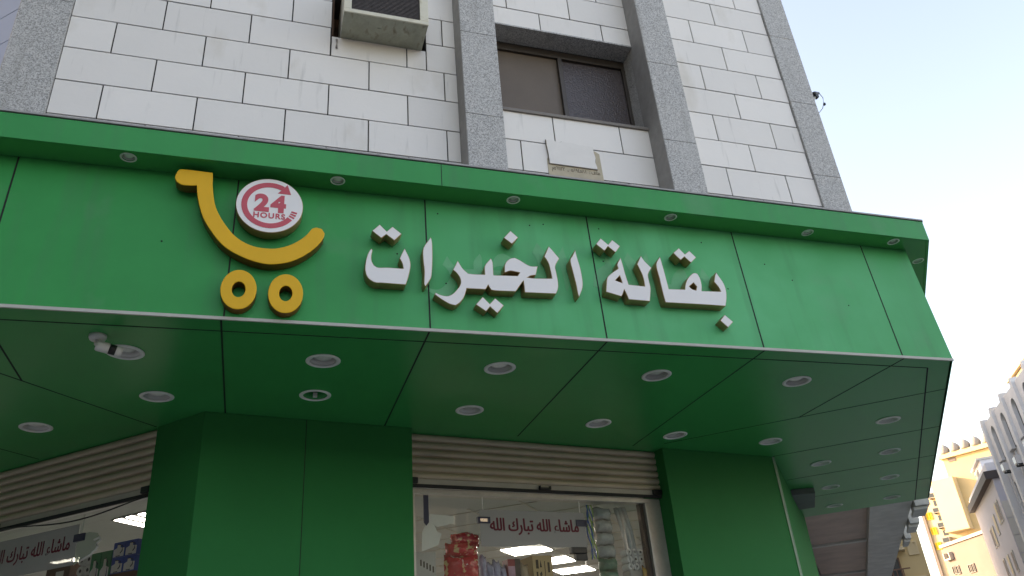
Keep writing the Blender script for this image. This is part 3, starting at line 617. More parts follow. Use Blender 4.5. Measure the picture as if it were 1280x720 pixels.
# ------------------------------------------------------------------ roller shutters, glazing, banners
def shutter(fr, s0, s1, zb, zt, d, label):
    t = thing('roller_shutter', label, 'shutter', fr.p((s0 + s1) / 2, zt + CZ, d), 'half open roller shutters of the shop')
    mb = MB(); pitch = 0.062; k = int((zt - zb - 0.05) / pitch) + 1; prof = []
    for i in range(k):
        z = zb + 0.055 + i * pitch
        prof += [(z, -0.014), (z + 0.002, 0.001), (z + 0.008, 0.008), (z + 0.022, 0.013), (z + 0.038, 0.012), (z + 0.050, 0.006), (z + 0.055, -0.002), (z + 0.057, -0.014)]
    a = [fr.p(s0, z, d + q) for z, q in prof]; b = [fr.p(s1, z, d + q) for z, q in prof]
    A_ = [mb.v(q) for q in a]; B_ = [mb.v(q) for q in b]
    for i in range(len(A_) - 1): mb.bm.faces.new((A_[i], B_[i], B_[i + 1], A_[i + 1])).smooth = True
    mb.build('slats', 'shutter', t)
    mb = MB(); fr.box(mb, s0, s1, zb + 0.012, zb + 0.054, d - 0.006, d + 0.008); bar = mb.build('bottom_bar', 'shutter_bar', t)
    mb = MB(); fr.box(mb, s0, s1, zb - 0.012, zb + 0.012, d - 0.010, d + 0.012); mb.build('rubber_seal', 'black_rubber', bar)
    m_ = (s0 + s1) / 2
    mb = MB(); fr.box(mb, m_ - 0.055, m_ + 0.055, zb + 0.012, zb + 0.028, d + 0.008, d + 0.030); fr.box(mb, m_ - 0.055, m_ - 0.045, zb + 0.012, zb + 0.042, d + 0.008, d + 0.030); fr.box(mb, m_ + 0.045, m_ + 0.055, zb + 0.012, zb + 0.042, d + 0.008, d + 0.030); mb.build('handle', 'black', bar)
    for a_, b2 in ((s0, s0 + 0.08), (s1 - 0.10, s1)):
        mb = MB(); fr.box(mb, a_, b2, zb + 0.014, zb + 0.06, d + 0.0085, d + 0.032); mb.build('lock', 'black', bar, 0.004)
    return t
shutter(FW, 1.552, 4.006, 1.578, 2.14, -0.13, 'beige ribbed roller shutter half open over the glass front between the two green columns')
shutter(FL, 0.003, 3.3, 1.515, 2.14, -0.03, 'brown ribbed roller shutter half open on the left street side, in shadow')

t = thing('shop_window', 'aluminium framed glass shop front below the beige shutter between the columns', 'shop window', FW.p(2.8, 0.13, -0.2))
mb = MB(); FW.box(mb, 1.552, 4.006, 1.525, 1.566, -0.26, -0.16); FW.box(mb, 1.552, 1.625, -1.47, 1.525, -0.26, -0.16); FW.box(mb, 3.835, 4.006, -1.47, 1.525, -0.26, -0.16); FW.box(mb, 3.80, 3.835, -1.47, 1.525, -0.25, -0.19, 1); mb.build('frame', ['alu', 'window_frame'], t, 0.003)
for a_, b2, z0 in ((1.626, 2.222, -1.4), (2.228, 3.151, -1.4), (3.157, 3.799, -1.4)):
    mb = MB(); FW.box(mb, a_, b2, z0, 1.524, -0.205, -0.195); mb.build('pane', 'glass', t)
mb = MB(); FW.box(mb, 2.2222, 2.2278, 1.2, 1.524, -0.204, -0.196); FW.box(mb, 3.1512, 3.1568, 1.2, 1.524, -0.204, -0.196); mb.build('pane_edge', 'white_plastic', t)
for s_, z_, w_, h_, m_ in ((2.225, 1.352, 0.055, 0.032, 'chrome'), (3.154, 1.348, 0.055, 0.034, 'box_dark')):
    mb = MB(); FW.box(mb, s_ - w_, s_ + w_, z_ - h_ - 0.004, z_ - h_ + 0.008, -0.215, -0.183); FW.box(mb, s_ - w_, s_ + w_, z_ + h_ - 0.03, z_ + h_ - 0.018, -0.215, -0.183); FW.box(mb, s_ - w_, s_ - w_ + 0.02, z_ - h_ + 0.008, z_ + h_ - 0.03, -0.215, -0.183); FW.box(mb, s_ + w_ - 0.02, s_ + w_, z_ - h_ + 0.008, z_ + h_ - 0.03, -0.215, -0.183); FW.box(mb, s_ - w_ + 0.02, s_ + w_ - 0.02, z_ - h_ + 0.008, z_ + h_ - 0.03, -0.212, -0.188, 1)
    mb.build('patch_fitting', ['box_dark', m_], t)
mb = MB(); FW.box(mb, 3.02, 3.17, 1.085, 1.135, -0.225, -0.175); FW.box(mb, 3.06, 3.17, 1.03, 1.084, -0.222, -0.178); mb.build('door_closer', 'black', t, 0.004)
mb = MB(); FW.poly(mb, [(1.705, 1.52), (1.745, 1.52), (1.745, 1.31), (1.725, 1.285), (1.705, 1.31)], -0.19, -0.178); mb.build('strap', 'box_dark', t)

AR = ''.join(chr(k) for k in [0xFEE3, 0xFE8E, 0xFEB7, 0xFE8E, 0x0621, 0x20, 0xFE8D, 0xFEDF, 0xFEE0, 0xFEEA, 0x20, 0xFE97, 0xFE92, 0xFE8E, 0xFEAD, 0xFED9, 0x20, 0xFE8D, 0xFEDF, 0xFEE0, 0xFEEA])[::-1]
def banner(fr, s0, s1, z0, z1, d, ts0, ts1, tz, th, label, flip=False):
    t = thing('banner', label, 'banner', fr.p((s0 + s1) / 2, z0 + CZ, d), 'frosted strips with red Arabic lettering')
    mb = MB(); fr.box(mb, s0, s1, z0, z1, d - 0.002, d); mb.build('film_strip', 'film', t)
    bmt = bmesh.new()                                                              # heavy strokes: three copies a stroke's edge apart
    for k in range(3):
        m0 = curve_mesh(None, 0.001, text=AR, size=1.0, weight=0.006); m0.transform(Matrix.Translation((0.022 * k, 0.008 * (k % 2), 0.0015 * k))); bmt.from_mesh(m0); bpy.data.meshes.remove(m0)
    me = bpy.data.meshes.new('lettering'); bmt.to_mesh(me); bmt.free()
    xs = [v.co.x for v in me.vertices]; ys = [v.co.y for v in me.vertices]
    sx = (ts1 - ts0) / (max(xs) - min(xs)); sy = th / (max(ys) - min(ys))
    me.transform(Matrix.Diagonal((sx, sy, 1, 1)) @ Matrix.Translation((-(max(xs) + min(xs)) / 2, -min(ys), 0)))
    f2 = Frame(fr.o, -fr.t, fr.n) if flip else fr; mid = (ts0 + ts1) / 2 * (-1 if flip else 1)
    place_mesh(me, 'lettering', ['red_print_dark'], t, wall_mtx(f2, mid, tz, d + 0.0012), None)
    return t
mat('red_print_dark', (0.16, 0.008, 0.02), 0.6)
banner(FW, 2.19, 3.19, 1.135, 1.425, -0.192, 2.277, 3.119, 1.228, 0.135, 'grey frosted strip with dark red Arabic blessing on the glass under the beige shutter')
FLd = -0.06
t = thing('shop_window', 'glass shop front on the left street side under the brown shutter', 'shop window', FL.p(1.6, 0.13, -0.1))
for a_, b2 in ((0.005, 0.706), (0.712, 1.70), (1.706, 3.29)):
    mb = MB(); FL.box(mb, a_, b2, -1.4, 1.50, -0.072, -0.064); mb.build('pane', 'glass', t)
mb = MB(); FL.box(mb, 0.7062, 0.7118, 1.15, 1.50, -0.071, -0.065); mb.build('pane_edge', 'white_plastic', t)
mb = MB(); FL.box(mb, 0.655, 0.765, 1.302, 1.355, -0.085, -0.05); mb.build('patch_fitting', 'box_dark', t, 0.003)
banner(FL, 0.735, 1.85, 1.14, 1.43, -0.061, 0.80, 1.66, 1.225, 0.135, 'grey frosted strip with dark red Arabic blessing in the left street window', True)
mb = MB(); FL.poly(mb, [(0.73, 1.345), (0.62, 1.355), (0.53, 1.335), (0.495, 1.29), (0.525, 1.262), (0.515, 1.235), (0.55, 1.212), (0.60, 1.185), (0.66, 1.165), (0.73, 1.135)], -0.0635, -0.062)
mb2 = mb.build('frosted_sticker', 'film_green'); tag(mb2, 'pale greenish frosted sticker with a scalloped edge on the left window', 'sticker')
mb = MB(); mb.tube([FL.p(0.55, 1.288, -0.060)] + [FL.p(*q, -0.060) for q in [(0.50, 1.30), (0.482, 1.275), (0.513, 1.262), (0.520, 1.25), (0.505, 1.235), (0.520, 1.212), (0.545, 1.205), (0.56, 1.19), (0.60, 1.178), (0.66, 1.158)]], 0.008, 6); mb.build('scalloped_edge', 'poster', mb2)
mb = MB(); pts = []
for i in range(25):
    u = i / 24; pts.append(FL.p(0.02 + u * 2.6, 1.497 - 0.012 * math.sin(u * 9) - 0.05 * abs(math.sin(u * 5.2)) ** 1.5, 0.0))
mb.tube(pts, 0.0055, 6); tag(mb.build('cable', 'black'), 'black cable drooping along the bottom of the left street shutter', 'cable')

# ------------------------------------------------------------------ lights and goods in the shop
def led(c, label):
    t = thing('ceiling_light', label, 'ceiling light', (c.x, c.y, CZ + 1.943), 'square lit panels in the shop ceiling')
    h = 0.29; L = [tuple(c + e1 * a + e2 * b) for a, b in ((-h, -h), (h, -h), (h, h), (-h, h))]; h = 0.305; K = [tuple(c + e1 * a + e2 * b) for a, b in ((-h, -h), (h, -h), (h, h), (-h, h))]
    mb = MB(); mb.prism(L, 1.932, 1.940); mb.build('diffuser', 'led', t); mb = MB(); mb.prism(K, 1.9405, 1.9425); mb.build('frame', 'white_plastic', t)
for k, lb in enumerate(['nearest', 'middle', 'farthest']): led(c0 + Vector((0.737, 0.98)) * k, lb + ' of the three lit white ceiling panels seen through the front glass')
for q in ((0.2, 9.2), (1.7, 12.4), (-1.9, 11.0)): led(Vector(q), 'lit white ceiling panel deeper in the shop')
t = thing('ceiling_light', 'lit ceiling fitting of three tubes seen through the left street window', 'ceiling light', (-1.1, 8.8, CZ + 1.94))
u1, u2 = Vector((0.60, 0.80)), Vector((0.70, -0.714)); a = Vector((-1.35, 8.75))
for k in range(3):
    p = a + u2 * (0.17 * k + 0.01); mb = MB(); mb.prism([tuple(p), tuple(p + u1 * 0.6), tuple(p + u1 * 0.6 + u2 * 0.095), tuple(p + u2 * 0.095)], 1.9335, 1.9365); mb.build('tube', 'led', t)
mb = MB(); p = a - u1 * 0.02 - u2 * 0.02; mb.prism([tuple(p), tuple(p + u1 * 0.64), tuple(p + u1 * 0.64 + u2 * 0.5), tuple(p + u2 * 0.5)], 1.937, 1.9425); mb.build('frame', 'black', t)

def shelf(fr, s0, s1, d0, d1, zt, label):
    t = thing('shelf_unit', label, 'shelf', fr.p((s0 + s1) / 2, 0.138, (d0 + d1) / 2), 'shelving behind the shop windows')
    for k, z in enumerate((zt - 0.02, zt - 0.65, zt - 1.3)):
        if z < -1.3: continue
        mb = MB(); fr.box(mb, s0, s1, z, z + 0.02, d0, d1); mb.build('board', 'steel_shelf', t)
    for s_ in (s0 + 0.02, s1 - 0.02):
        for d_ in (d0 + 0.02, d1 - 0.02):
            mb = MB(); fr.box(mb, s_ - 0.015, s_ + 0.015, -1.462, zt - 0.021, d_ - 0.015, d_ + 0.015); mb.build('post', 'steel_shelf', t)
shelf(FW, 1.66, 3.0, -0.66, -0.24, 0.75, 'metal shelving behind the left part of the front glass, carrying the red bags')
shelf(FW, 3.28, 4.10, -0.66, -0.24, 0.75, 'metal shelving behind the right part of the front glass, carrying the tissue packs')
shelf(FL, 0.4, 2.4, -1.35, -0.80, 1.12, 'high shelving behind the left street window, carrying the boxes')

def pillow(fr, s0, s1, z0, z1, d0, d1, m_, name, label, cat, group, amp=0.02, seedv=0, kind=None):
    r = random.Random(seedv); mb = MB(); nx, nz = 10, 8
    def P(i, j, side):
        u, w = i / nx, j / nz; e = (math.sin(math.pi * u) * math.sin(math.pi * w)) ** 0.45 if 0 < i < nx and 0 < j < nz else 0
        dm = (d0 + d1) / 2; d = dm + side * (d1 - d0) / 2 * e + r.uniform(-amp, amp) * 0.5 * e
        wob = 0.012 * math.sin(7 * u + seedv) ; return fr.p(s0 + (s1 - s0) * u + r.uniform(-.004, .004), z0 + (z1 - z0) * w + (wob if j == nz else 0), d)
    g = {}
    for side in (1, -1):
        for i in range(nx + 1):
            for j in range(nz + 1):
                if (i in (0, nx) or j in (0, nz)) and side == -1: g[side, i, j] = g[1, i, j]
                else: g[side, i, j] = mb.v(P(i, j, side))
    for side in (1, -1):
        for i in range(nx):
            for j in range(nz):
                f = mb.bm.faces.new((g[side, i, j], g[side, i + 1, j], g[side, i + 1, j + 1], g[side, i, j + 1])); f.smooth = True
    return tag(mb.build(name, m_), label, cat, group)
G = 'red bags piled behind the front glass'
for k, (a_, b2, z0, z1, lb) in enumerate([(1.915, 2.225, 0.75, 0.915, 'bottom red snack bag of the pile behind the front glass'), (1.92, 2.22, 0.905, 1.085, 'second red snack bag from the top of the pile behind the front glass'), (1.935, 2.215, 1.075, 1.185, 'second topmost red snack bag, just under the crumpled top one'), (1.985, 2.235, 1.155, 1.262, 'topmost red snack bag of the pile behind the front glass')]):
    pillow(FW, a_, b2, z0, z1, -0.40, -0.25, 'red_bag', 'snack_bag', lb, 'bag', G, 0.05, k + 1)
for k, (a_, b2, z1) in enumerate([(2.225, 2.285, 1.09), (2.285, 2.345, 1.03), (2.345, 2.405, 1.05), (2.405, 2.455, 1.01)]):
    pillow(FW, a_, b2, 0.75, z1, -0.38, -0.27, 'lavender_bag', 'wrapped_pack', ['tall', 'first short', 'second', 'last'][k] + ' lavender wrapped pack standing right of the red bags', 'pack', 'lavender packs behind the front glass', 0.03, k + 11)
mb = MB(); FW.box(mb, 2.46, 2.525, 0.75, 1.055, -0.38, -0.28); FW.box(mb, 2.462, 2.523, 0.86, 1.0, -0.28, -0.2785, 1); tag(mb.build('carton', ['dark_red', 'pink_pack'], None, 0.004), 'dark red carton with a pinkish front beside the lavender packs', 'box')
mb = MB(); FW.box(mb, 2.528, 2.577, 0.75, 1.06, -0.40, -0.28); tag(mb.build('carton', 'black', None, 0.004), 'narrow black carton between the dark red carton and the brown packet', 'box')
pillow(FW, 2.578, 2.672, 0.75, 1.03, -0.39, -0.28, 'brown_pack', 'brown_packet', 'brown paper packet left of the cardboard box', 'packet', None, 0.02, 31)
t = thing('cardboard_box', 'brown cardboard box with black printed handling symbols behind the front glass', 'box', FW.p(2.785, CZ + 0.75, -0.40))
mb = MB(); FW.box(mb, 2.690, 2.880, 0.75, 1.085, -0.52, -0.28); mb.build('carton_body', 'cardboard', t, 0.004)
mb = MB()
for q in [[(2.72, 0.98), (2.745, 0.98), (2.745, 1.05), (2.72, 1.05)], [(2.755, 0.99), (2.775, 0.99), (2.765, 1.05)], [(2.72, 0.90), (2.735, 0.90), (2.735, 0.955), (2.72, 0.955)], [(2.80, 0.90), (2.806, 0.90), (2.806, 1.04), (2.80, 1.04)], [(2.83, 0.95), (2.85, 0.95), (2.85, 1.03), (2.83, 1.03)], [(2.755, 0.91), (2.775, 0.93), (2.77, 0.96), (2.75, 0.94)]]: FW.poly(mb, q, -0.2805, -0.279)
mb.build('print', 'ink', t)
mb = MB(); FW.poly(mb, [(1.709, 1.25), (1.775, 1.385), (1.985, 1.375), (1.986, 1.31), (1.95, 1.315), (1.91, 1.303), (1.88, 1.297), (1.836, 1.287), (1.814, 1.301), (1.79, 1.34), (1.835, 1.25), (1.87, 1.235), (1.84, 1.15), (1.70, 1.10)], -0.235, -0.232); tag(mb.build('torn_poster', 'poster'), 'white torn poster with a ragged lower edge behind the front glass at left', 'poster')
mb = MB(); FW.box(mb, 1.66, 1.83, 0.75, 1.105, -0.42, -0.27)
gb = tag(mb.build('grey_carton', 'grey_box', None, 0.004), 'grey carton with dark marks left of the red bags', 'box')
mb = MB()
for k in range(5): FW.box(mb, 1.70 + 0.025 * k, 1.712 + 0.025 * k, 1.0 - 0.012 * k, 1.045 - 0.012 * k, -0.2705, -0.269)
mb.build('print', 'ink', gb)
for k in range(7):
    z0 = 0.75 + k * 0.108
    pillow(FW, 3.385, 3.565, z0, z0 + 0.112, -0.42, -0.27, 'tissue' if k > 2 else 'tissue_green', 'tissue_pack', ['bottom green', 'second lowest green', 'third green', 'fourth grey', 'fifth grey', 'second highest grey', 'topmost grey'][k] + ' tissue pack of the stack behind the front glass at right', 'tissue pack', 'stacked tissue packs', 0.02, 50 + k)
for k in range(3):
    mb = MB(); x0 = 3.60 + 0.045 * k; mb.tube([FW.p(x0, 1.51, -0.30), FW.p(x0 + 0.05, 1.3, -0.30), FW.p(x0 + 0.115, 0.77, -0.31)], 0.017, 10)
    tag(mb.build('film_roll', 'film_roll'), ['left', 'middle', 'right'][k] + ' of three leaning plastic wrapped rolls right of the tissue packs', 'roll', 'leaning wrapped rolls')
def rolls(fr, s0, z0, d0, nx, nz, r, label, zbase=None):
    t = thing('toilet_roll_pack', label, 'toilet rolls', fr.p(s0, CZ + z0, d0))
    for i in range(nx):
        for j in range(nz):
            c_ = Vector(fr.p(s0 + r + 2 * r * i, z0 + r + 2 * r * j, d0)); n3 = Vector((fr.n.x, fr.n.y, 0)); t3 = Vector((fr.t.x, fr.t.y, 0))
            mb = MB(); R_ = []
            for rr, h in ((r * 0.97, -0.05), (r * 0.97, 0.045), (r * 0.92, 0.05), (r * 0.34, 0.05), (r * 0.34, 0.0), (r * 0.30, -0.05)):
                R_.append([mb.v(c_ + t3 * (rr * math.cos(a)) + Vector((0, 0, rr * math.sin(a))) + n3 * h) for a in [2 * math.pi * q / 20 for q in range(20)]])
            for k, (A_, B_) in enumerate(zip(R_, R_[1:])):
                for q in range(20): f = mb.bm.faces.new((A_[q], A_[(q + 1) % 20], B_[(q + 1) % 20], B_[q])); f.material_index = 1 if k > 2 else 0; f.smooth = True
            f = mb.bm.faces.new(R_[4]); f.material_index = 1
            mb.build('roll', ['roll_paper', 'roll_core'], t)
    return t
mb = MB(); FW.box(mb, 3.655, 3.84, 0.75, 0.965, -0.40, -0.28); tag(mb.build('carton', 'grey_box', None, 0.004), 'grey carton under the toilet rolls at the right edge of the front glass', 'box')
rolls(FW, 3.648, 0.967, -0.34, 3, 3, 0.031, 'pack of nine white toilet rolls at the right edge of the front glass')
pillow(FW, 3.77, 3.835, 0.80, 0.99, -0.275, -0.235, 'yellow_pack', 'yellow_packet', 'small orange yellow packet below the toilet rolls by the right jamb', 'packet', None, 0.02, 71)
t = thing('net_strip', 'green and blue twisted net strips hanging behind the glass right of the banner', 'net', FW.p(3.30, CZ + 1.0, -0.28))
for k in range(6):
    pts = [FW.p(3.275 + 0.012 * k * 0.8 + 0.012 * math.sin(9 * u + k * 1.3), 1.515 - 0.46 * u, -0.28 + 0.01 * math.cos(8 * u + k)) for u in [i / 14 for i in range(15)]]
    mb = MB(); mb.tube(pts, 0.006, 6); mb.build('strand', 'net_green' if k % 2 else 'net_blue', t)
# left window goods
def kettle_box(s0, s1, z0, z1, m_, label, group):
    t = thing('kettle_box', label, 'box', FL.p((s0 + s1) / 2, CZ + z0, -0.95), group)
    mb = MB(); FL.box(mb, s0, s1, z0, z1, -1.12, -0.95); mb.build('carton_body', m_, t, 0.003); w = s1 - s0; h = z1 - z0
    P_ = lambda L: [(s0 + w * u, z0 + h * v) for u, v in L]
    mb = MB(); FL.poly(mb, P_([(.06, .05), (.94, .05), (.94, .52), (.60, .66), (.06, .58)]), -0.9505, -0.949); mb.build('picture', 'box_print', t)
    mb = MB(); FL.poly(mb, P_([(.34, .10), (.70, .10), (.64, .80), (.40, .80)]), -0.9485, -0.947); mb.build('kettle_picture', 'roll_paper', t)
    mb = MB(); mb.tube([FL.p(a_, z, -0.9465) for a_, z in P_([(.38, .78), (.22, .72), (.20, .40), (.34, .26)])], w * 0.03, 6); mb.tube([FL.p(a_, z, -0.9465) for a_, z in P_([(.36, .09), (.68, .09)])], w * 0.025, 6); mb.tube([FL.p(a_, z, -0.9465) for a_, z in P_([(.42, .82), (.64, .82)])], w * 0.025, 6); mb.build('picture_outline', 'box_dark', t)
GB = 'blue and white boxed kettles in the left window'
for i in range(2):
    for j in range(2): kettle_box(1.152 + 0.146 * i, 1.292 + 0.146 * i, 1.122 + 0.130 * j + (0.128 if True else 0) * 1.0 - 0.0, 1.250 + 0.130 * j + 0.128, 'blue_box', ('upper ' if j else 'lower ') + ('left' if i else 'right') + ' blue and white kettle box in the left street window', GB)
mb = MB(); FL.box(mb, 1.15, 1.45, 1.12, 1.249, -1.12, -0.95); tag(mb.build('carton', 'wood_brown', None, 0.003), 'low brown carton under the blue kettle boxes in the left window', 'box')
for i in range(2): kettle_box(1.455 + 0.125 * i, 1.572 + 0.125 * i, 1.12, 1.455, 'green_box', ('left' if i else 'right') + ' tall green kettle box between the blue boxes and toilet rolls', 'green boxed kettles in the left window')
FLr = Frame(FL.o, -FL.t, FL.n)
mb = MB(); FL.box(mb, 1.70, 1.90, 1.12, 1.285, -1.12, -0.97); tag(mb.build('carton', 'grey_box', None, 0.003), 'grey carton under the white toilet rolls in the left window', 'box')
rolls(FL, 1.705, 1.287, -1.02, 2, 2, 0.045, 'pack of four white toilet rolls beside the green boxes in the left window')
mb = MB(); FL.box(mb, 1.95, 2.25, 1.12, 1.43, -1.14, -0.95); FL.box(mb, 2.02, 2.12, 1.14, 1.36, -0.9505, -0.948, 1); tag(mb.build('carton', ['wood_brown', 'poster'], None, 0.003), 'dark brown carton with a pale label under the left banner', 'box')

# ------------------------------------------------------------------ things on the upper wall
t = thing('air_conditioner', 'weathered white window air conditioner sticking out of the tiled wall', 'air conditioner', (0.70, 4.55, CZ + 4.82))
mb = MB(); x0, x1, ya, yb, za, zb = 0.372, 1.030, 4.395, 4.90, 4.822, 5.25
mb.box(x0, x0 + 0.012, ya + 0.012, yb, za + 0.006, zb); mb.box(x1 - 0.012, x1, ya + 0.012, yb, za + 0.006, zb); mb.box(x0, x1, ya + 0.012, yb, zb + 0.001, zb + 0.012); mb.box(x0 + 0.0125, x1 - 0.0125, ya + 0.06, yb, za + 0.03, zb - 0.004, 1); mb.build('casing', ['ac_white', 'ac_grille'], t)
mb = MB(); mb.box(x0, x1, ya + 0.012, yb, za - 0.006, za + 0.005)
for k in (0.06, 0.10, 0.53, 0.57, 0.61): mb.box(x0 + k, x0 + k + 0.012, ya + 0.03, yb - 0.2, za - 0.010, za - 0.0062)
mb.box(x0 + 0.27, x0 + 0.31, ya + 0.12, ya + 0.13, za - 0.012, za - 0.0062); mb.box(x0 + 0.30, x0 + 0.31, ya + 0.131, ya + 0.17, za - 0.012, za - 0.0062); mb.build('bottom_tray', 'ac_bottom', t)
mb = MB(); mb.box(x0 - 0.003, x1 + 0.003, ya, ya + 0.012, za - 0.008, za + 0.030); mb.box(x0 - 0.003, x0 + 0.055, ya, ya + 0.012, za + 0.030, zb + 0.012); mb.box(x1 - 0.065, x1 + 0.003, ya, ya + 0.012, za + 0.030, zb + 0.012); mb.box(x0 + 0.055, x1 - 0.065, ya, ya + 0.012, zb - 0.03, zb + 0.012); mb.build('front_frame', 'ac_white', t, 0.003)
mb = MB()
for k in range(26): mb.box(x0 + 0.055, x1 - 0.065, ya + 0.014, ya + 0.034, za + 0.034 + k * 0.0145, za + 0.042 + k * 0.0145)
for k in range(60): mb.box(x0 + 0.060 + k * 0.0088, x0 + 0.0615 + k * 0.0088, ya + 0.036, ya + 0.055, za + 0.031, zb - 0.03)
mb.build('grille', 'ac_grille', t)
mb = MB(); mb.tube([(0.345, 4.675, 4.69), (0.345, 4.668, 4.70), (0.345, 4.668, 4.775), (0.345, 4.68, 4.785)], 0.009, 8); tag(mb.build('drain_pipe', 'concrete'), 'short grey pipe stub on the tiles below the left corner of the air conditioner', 'pipe')
t = thing('wall_plaque', 'cracked pale stone plaque with a beige lettered strip below the window', 'plaque', (2.27, 4.66, CZ + 3.70))
r = random.Random(3)
def ragged(p, q, k, a): return [(p[0] + (q[0] - p[0]) * i / k + (r.uniform(-a, a) if 0 < i < k else 0), p[1] + (q[1] - p[1]) * i / k + (r.uniform(-a, a) if 0 < i < k else 0)) for i in range(k)]
mb = MB(); FU.poly(mb, [(2.03, 3.66), (2.505, 3.66), (2.500, 3.965), (2.46, 3.99), (2.42, 4.0), (2.10, 4.0), (2.03, 3.85)], 0.001, 0.006); mb.build('base_slab', 'plaque_beige', t)
lp = ragged((2.043, 3.80), (2.455, 3.795), 3, 0.001) + ragged((2.455, 3.795), (2.44, 4.02), 8, 0.006) + ragged((2.44, 4.02), (2.035, 4.035), 14, 0.006) + ragged((2.035, 4.035), (2.043, 3.80), 8, 0.005)
mb = MB(); FU.poly(mb, [(a_ * 1.0 + (0.006 if a_ > 2.25 else -0.005), z + (0.007 if z > 3.9 else -0.003)) for a_, z in lp], 0.0065, 0.010); mb.build('broken_edge', 'plaque_ink', t)
mb = MB(); FU.poly(mb, lp, 0.0105, 0.020); mb.build('cover_stone', 'plaque_stone', t)
TX = '\u0645\u0665\u0666\u0661\u0661\u0662\u0662  \u0640  \u0665\u0668\u0669\u0664\u0665\u0668\u0668  : \u0641\ufe97\ufe8e\ufeeb'
me = curve_mesh(None, 0.001, text=TX, size=0.05, weight=0.0006); xs = [v.co.x for v in me.vertices]
me.transform(Matrix.Diagonal((0.42 / (max(xs) - min(xs)), 1, 1, 1)) @ Matrix.Translation((-(max(xs) + min(xs)) / 2, 0, 0)))
place_mesh(me, 'lettering', ['plaque_ink'], t, wall_mtx(FU, 2.27, 3.748, 0.0068), None)
t = thing('wall_bracket', 'small black lamp bracket with a loose wire on the building corner against the sky', 'bracket', (5.0, 4.80, CZ + 5.0))
mb = MB(); mb.tube([(4.985, 4.80, 4.99), (5.04, 4.80, 5.08), (5.105, 4.80, 5.205)], 0.008, 8); mb.tube([(5.0, 4.78, 5.0), (5.07, 4.80, 5.12)], 0.006, 6); mb.build('arm', 'concrete_grey', t)
mb = MB(); mb.tube([(5.065, 4.79, 5.205), (5.10, 4.80, 5.225), (5.175, 4.82, 5.262)], [0.018, 0.024, 0.013], 10); mb.box(5.09, 5.125, 4.78, 4.82, 5.17, 5.21); mb.build('lamp_head', 'black', t)
mb = MB(); mb.tube([(5.17, 4.81, 5.255), (5.20, 4.81, 5.20), (5.185, 4.81, 5.12), (5.14, 4.80, 5.04), (5.075, 4.80, 4.97), (5.04, 4.80, 4.93)], 0.0035, 6); mb.box(5.185, 5.20, 4.80, 4.82, 5.10, 5.125); mb.build('wire', 'black', t)

# ------------------------------------------------------------------ the right street: the arcade next door and the buildings beyond
NB = Frame((8.95, 8.96), (0.628, 0.778), (0.778, -0.628))                           # s along the street, d towards it
t = thing('arcade_building', 'grey concrete neighbour with a coffered brown arcade ceiling beyond the green canopy', 'building', NB.p(10, 0.13, -1))
mb = MB(); NB.box(mb, 0, 30, 2.62, 15.5, -10, -0.02); mb.build('upper_wall', 'concrete_grey', t)
mb = MB(); NB.box(mb, 0.02, 29.9, 2.43, 2.619, -1.75, -0.625); mb.build('arcade_ceiling', 'brown_ceiling', t)
mb = MB(); NB.box(mb, 0.0, 30, 2.30, 2.615, -0.62, 0.0); mb.build('edge_beam', 'concrete_grey', t)
for s_ in (0.5, 5.25, 10.9, 16.4):
    mb = MB(); NB.box(mb, s_, s_ + 0.2, 2.385, 2.428, -1.778, -0.622); mb.build('cross_beam', 'concrete_grey', t)
mb = MB(); NB.box(mb, 0, 30, 2.40, 2.61, -1.98, -1.781); NB.box(mb, 0.3, 30, -1.47, 2.399, -2.2, -1.80); mb.build('arcade_wall', 'concrete', t)
for i, s_ in enumerate((1.2, 2.9, 4.7)):
    a = thing('air_conditioner', 'dark grey box unit hanging on the arcade edge, ' + ['nearest to the green canopy', 'in the middle of the three', 'farthest of the three'][i], 'air conditioner', NB.p(s_ + 0.4, CZ + 2.2, 0.2), 'dark units along the arcade edge')
    mb = MB(); NB.box(mb, s_, s_ + 0.8, 2.24, 2.72, 0.03, 0.24 - 0.05 * i); mb.build('casing', 'concrete_grey', a, 0.01)
    mb = MB(); NB.box(mb, s_ + 0.08, s_ + 0.72, 2.30, 2.66, 0.245 - 0.05 * i, 0.252 - 0.05 * i); mb.build('grille', 'window_frame', a)
    mb = MB(); NB.box(mb, s_ + 0.05, s_ + 0.75, 2.19, 2.235, 0.001, 0.2 - 0.05 * i); mb.build('bracket', 'concrete_grey', a)
NC = Frame((28.0, 32.6), (0.628, 0.778), (0.778, -0.628))  # hidden block added to keep the sun off the grey and lavender houses
mb = MB(); NC.box(mb, 1, 34, -1.47, 20, -12, -0.5); row = mb.build('added_street_block', 'cream_shade', None); tag(row, 'unseen long cream block down the right street, added to shade the grey building', 'building')

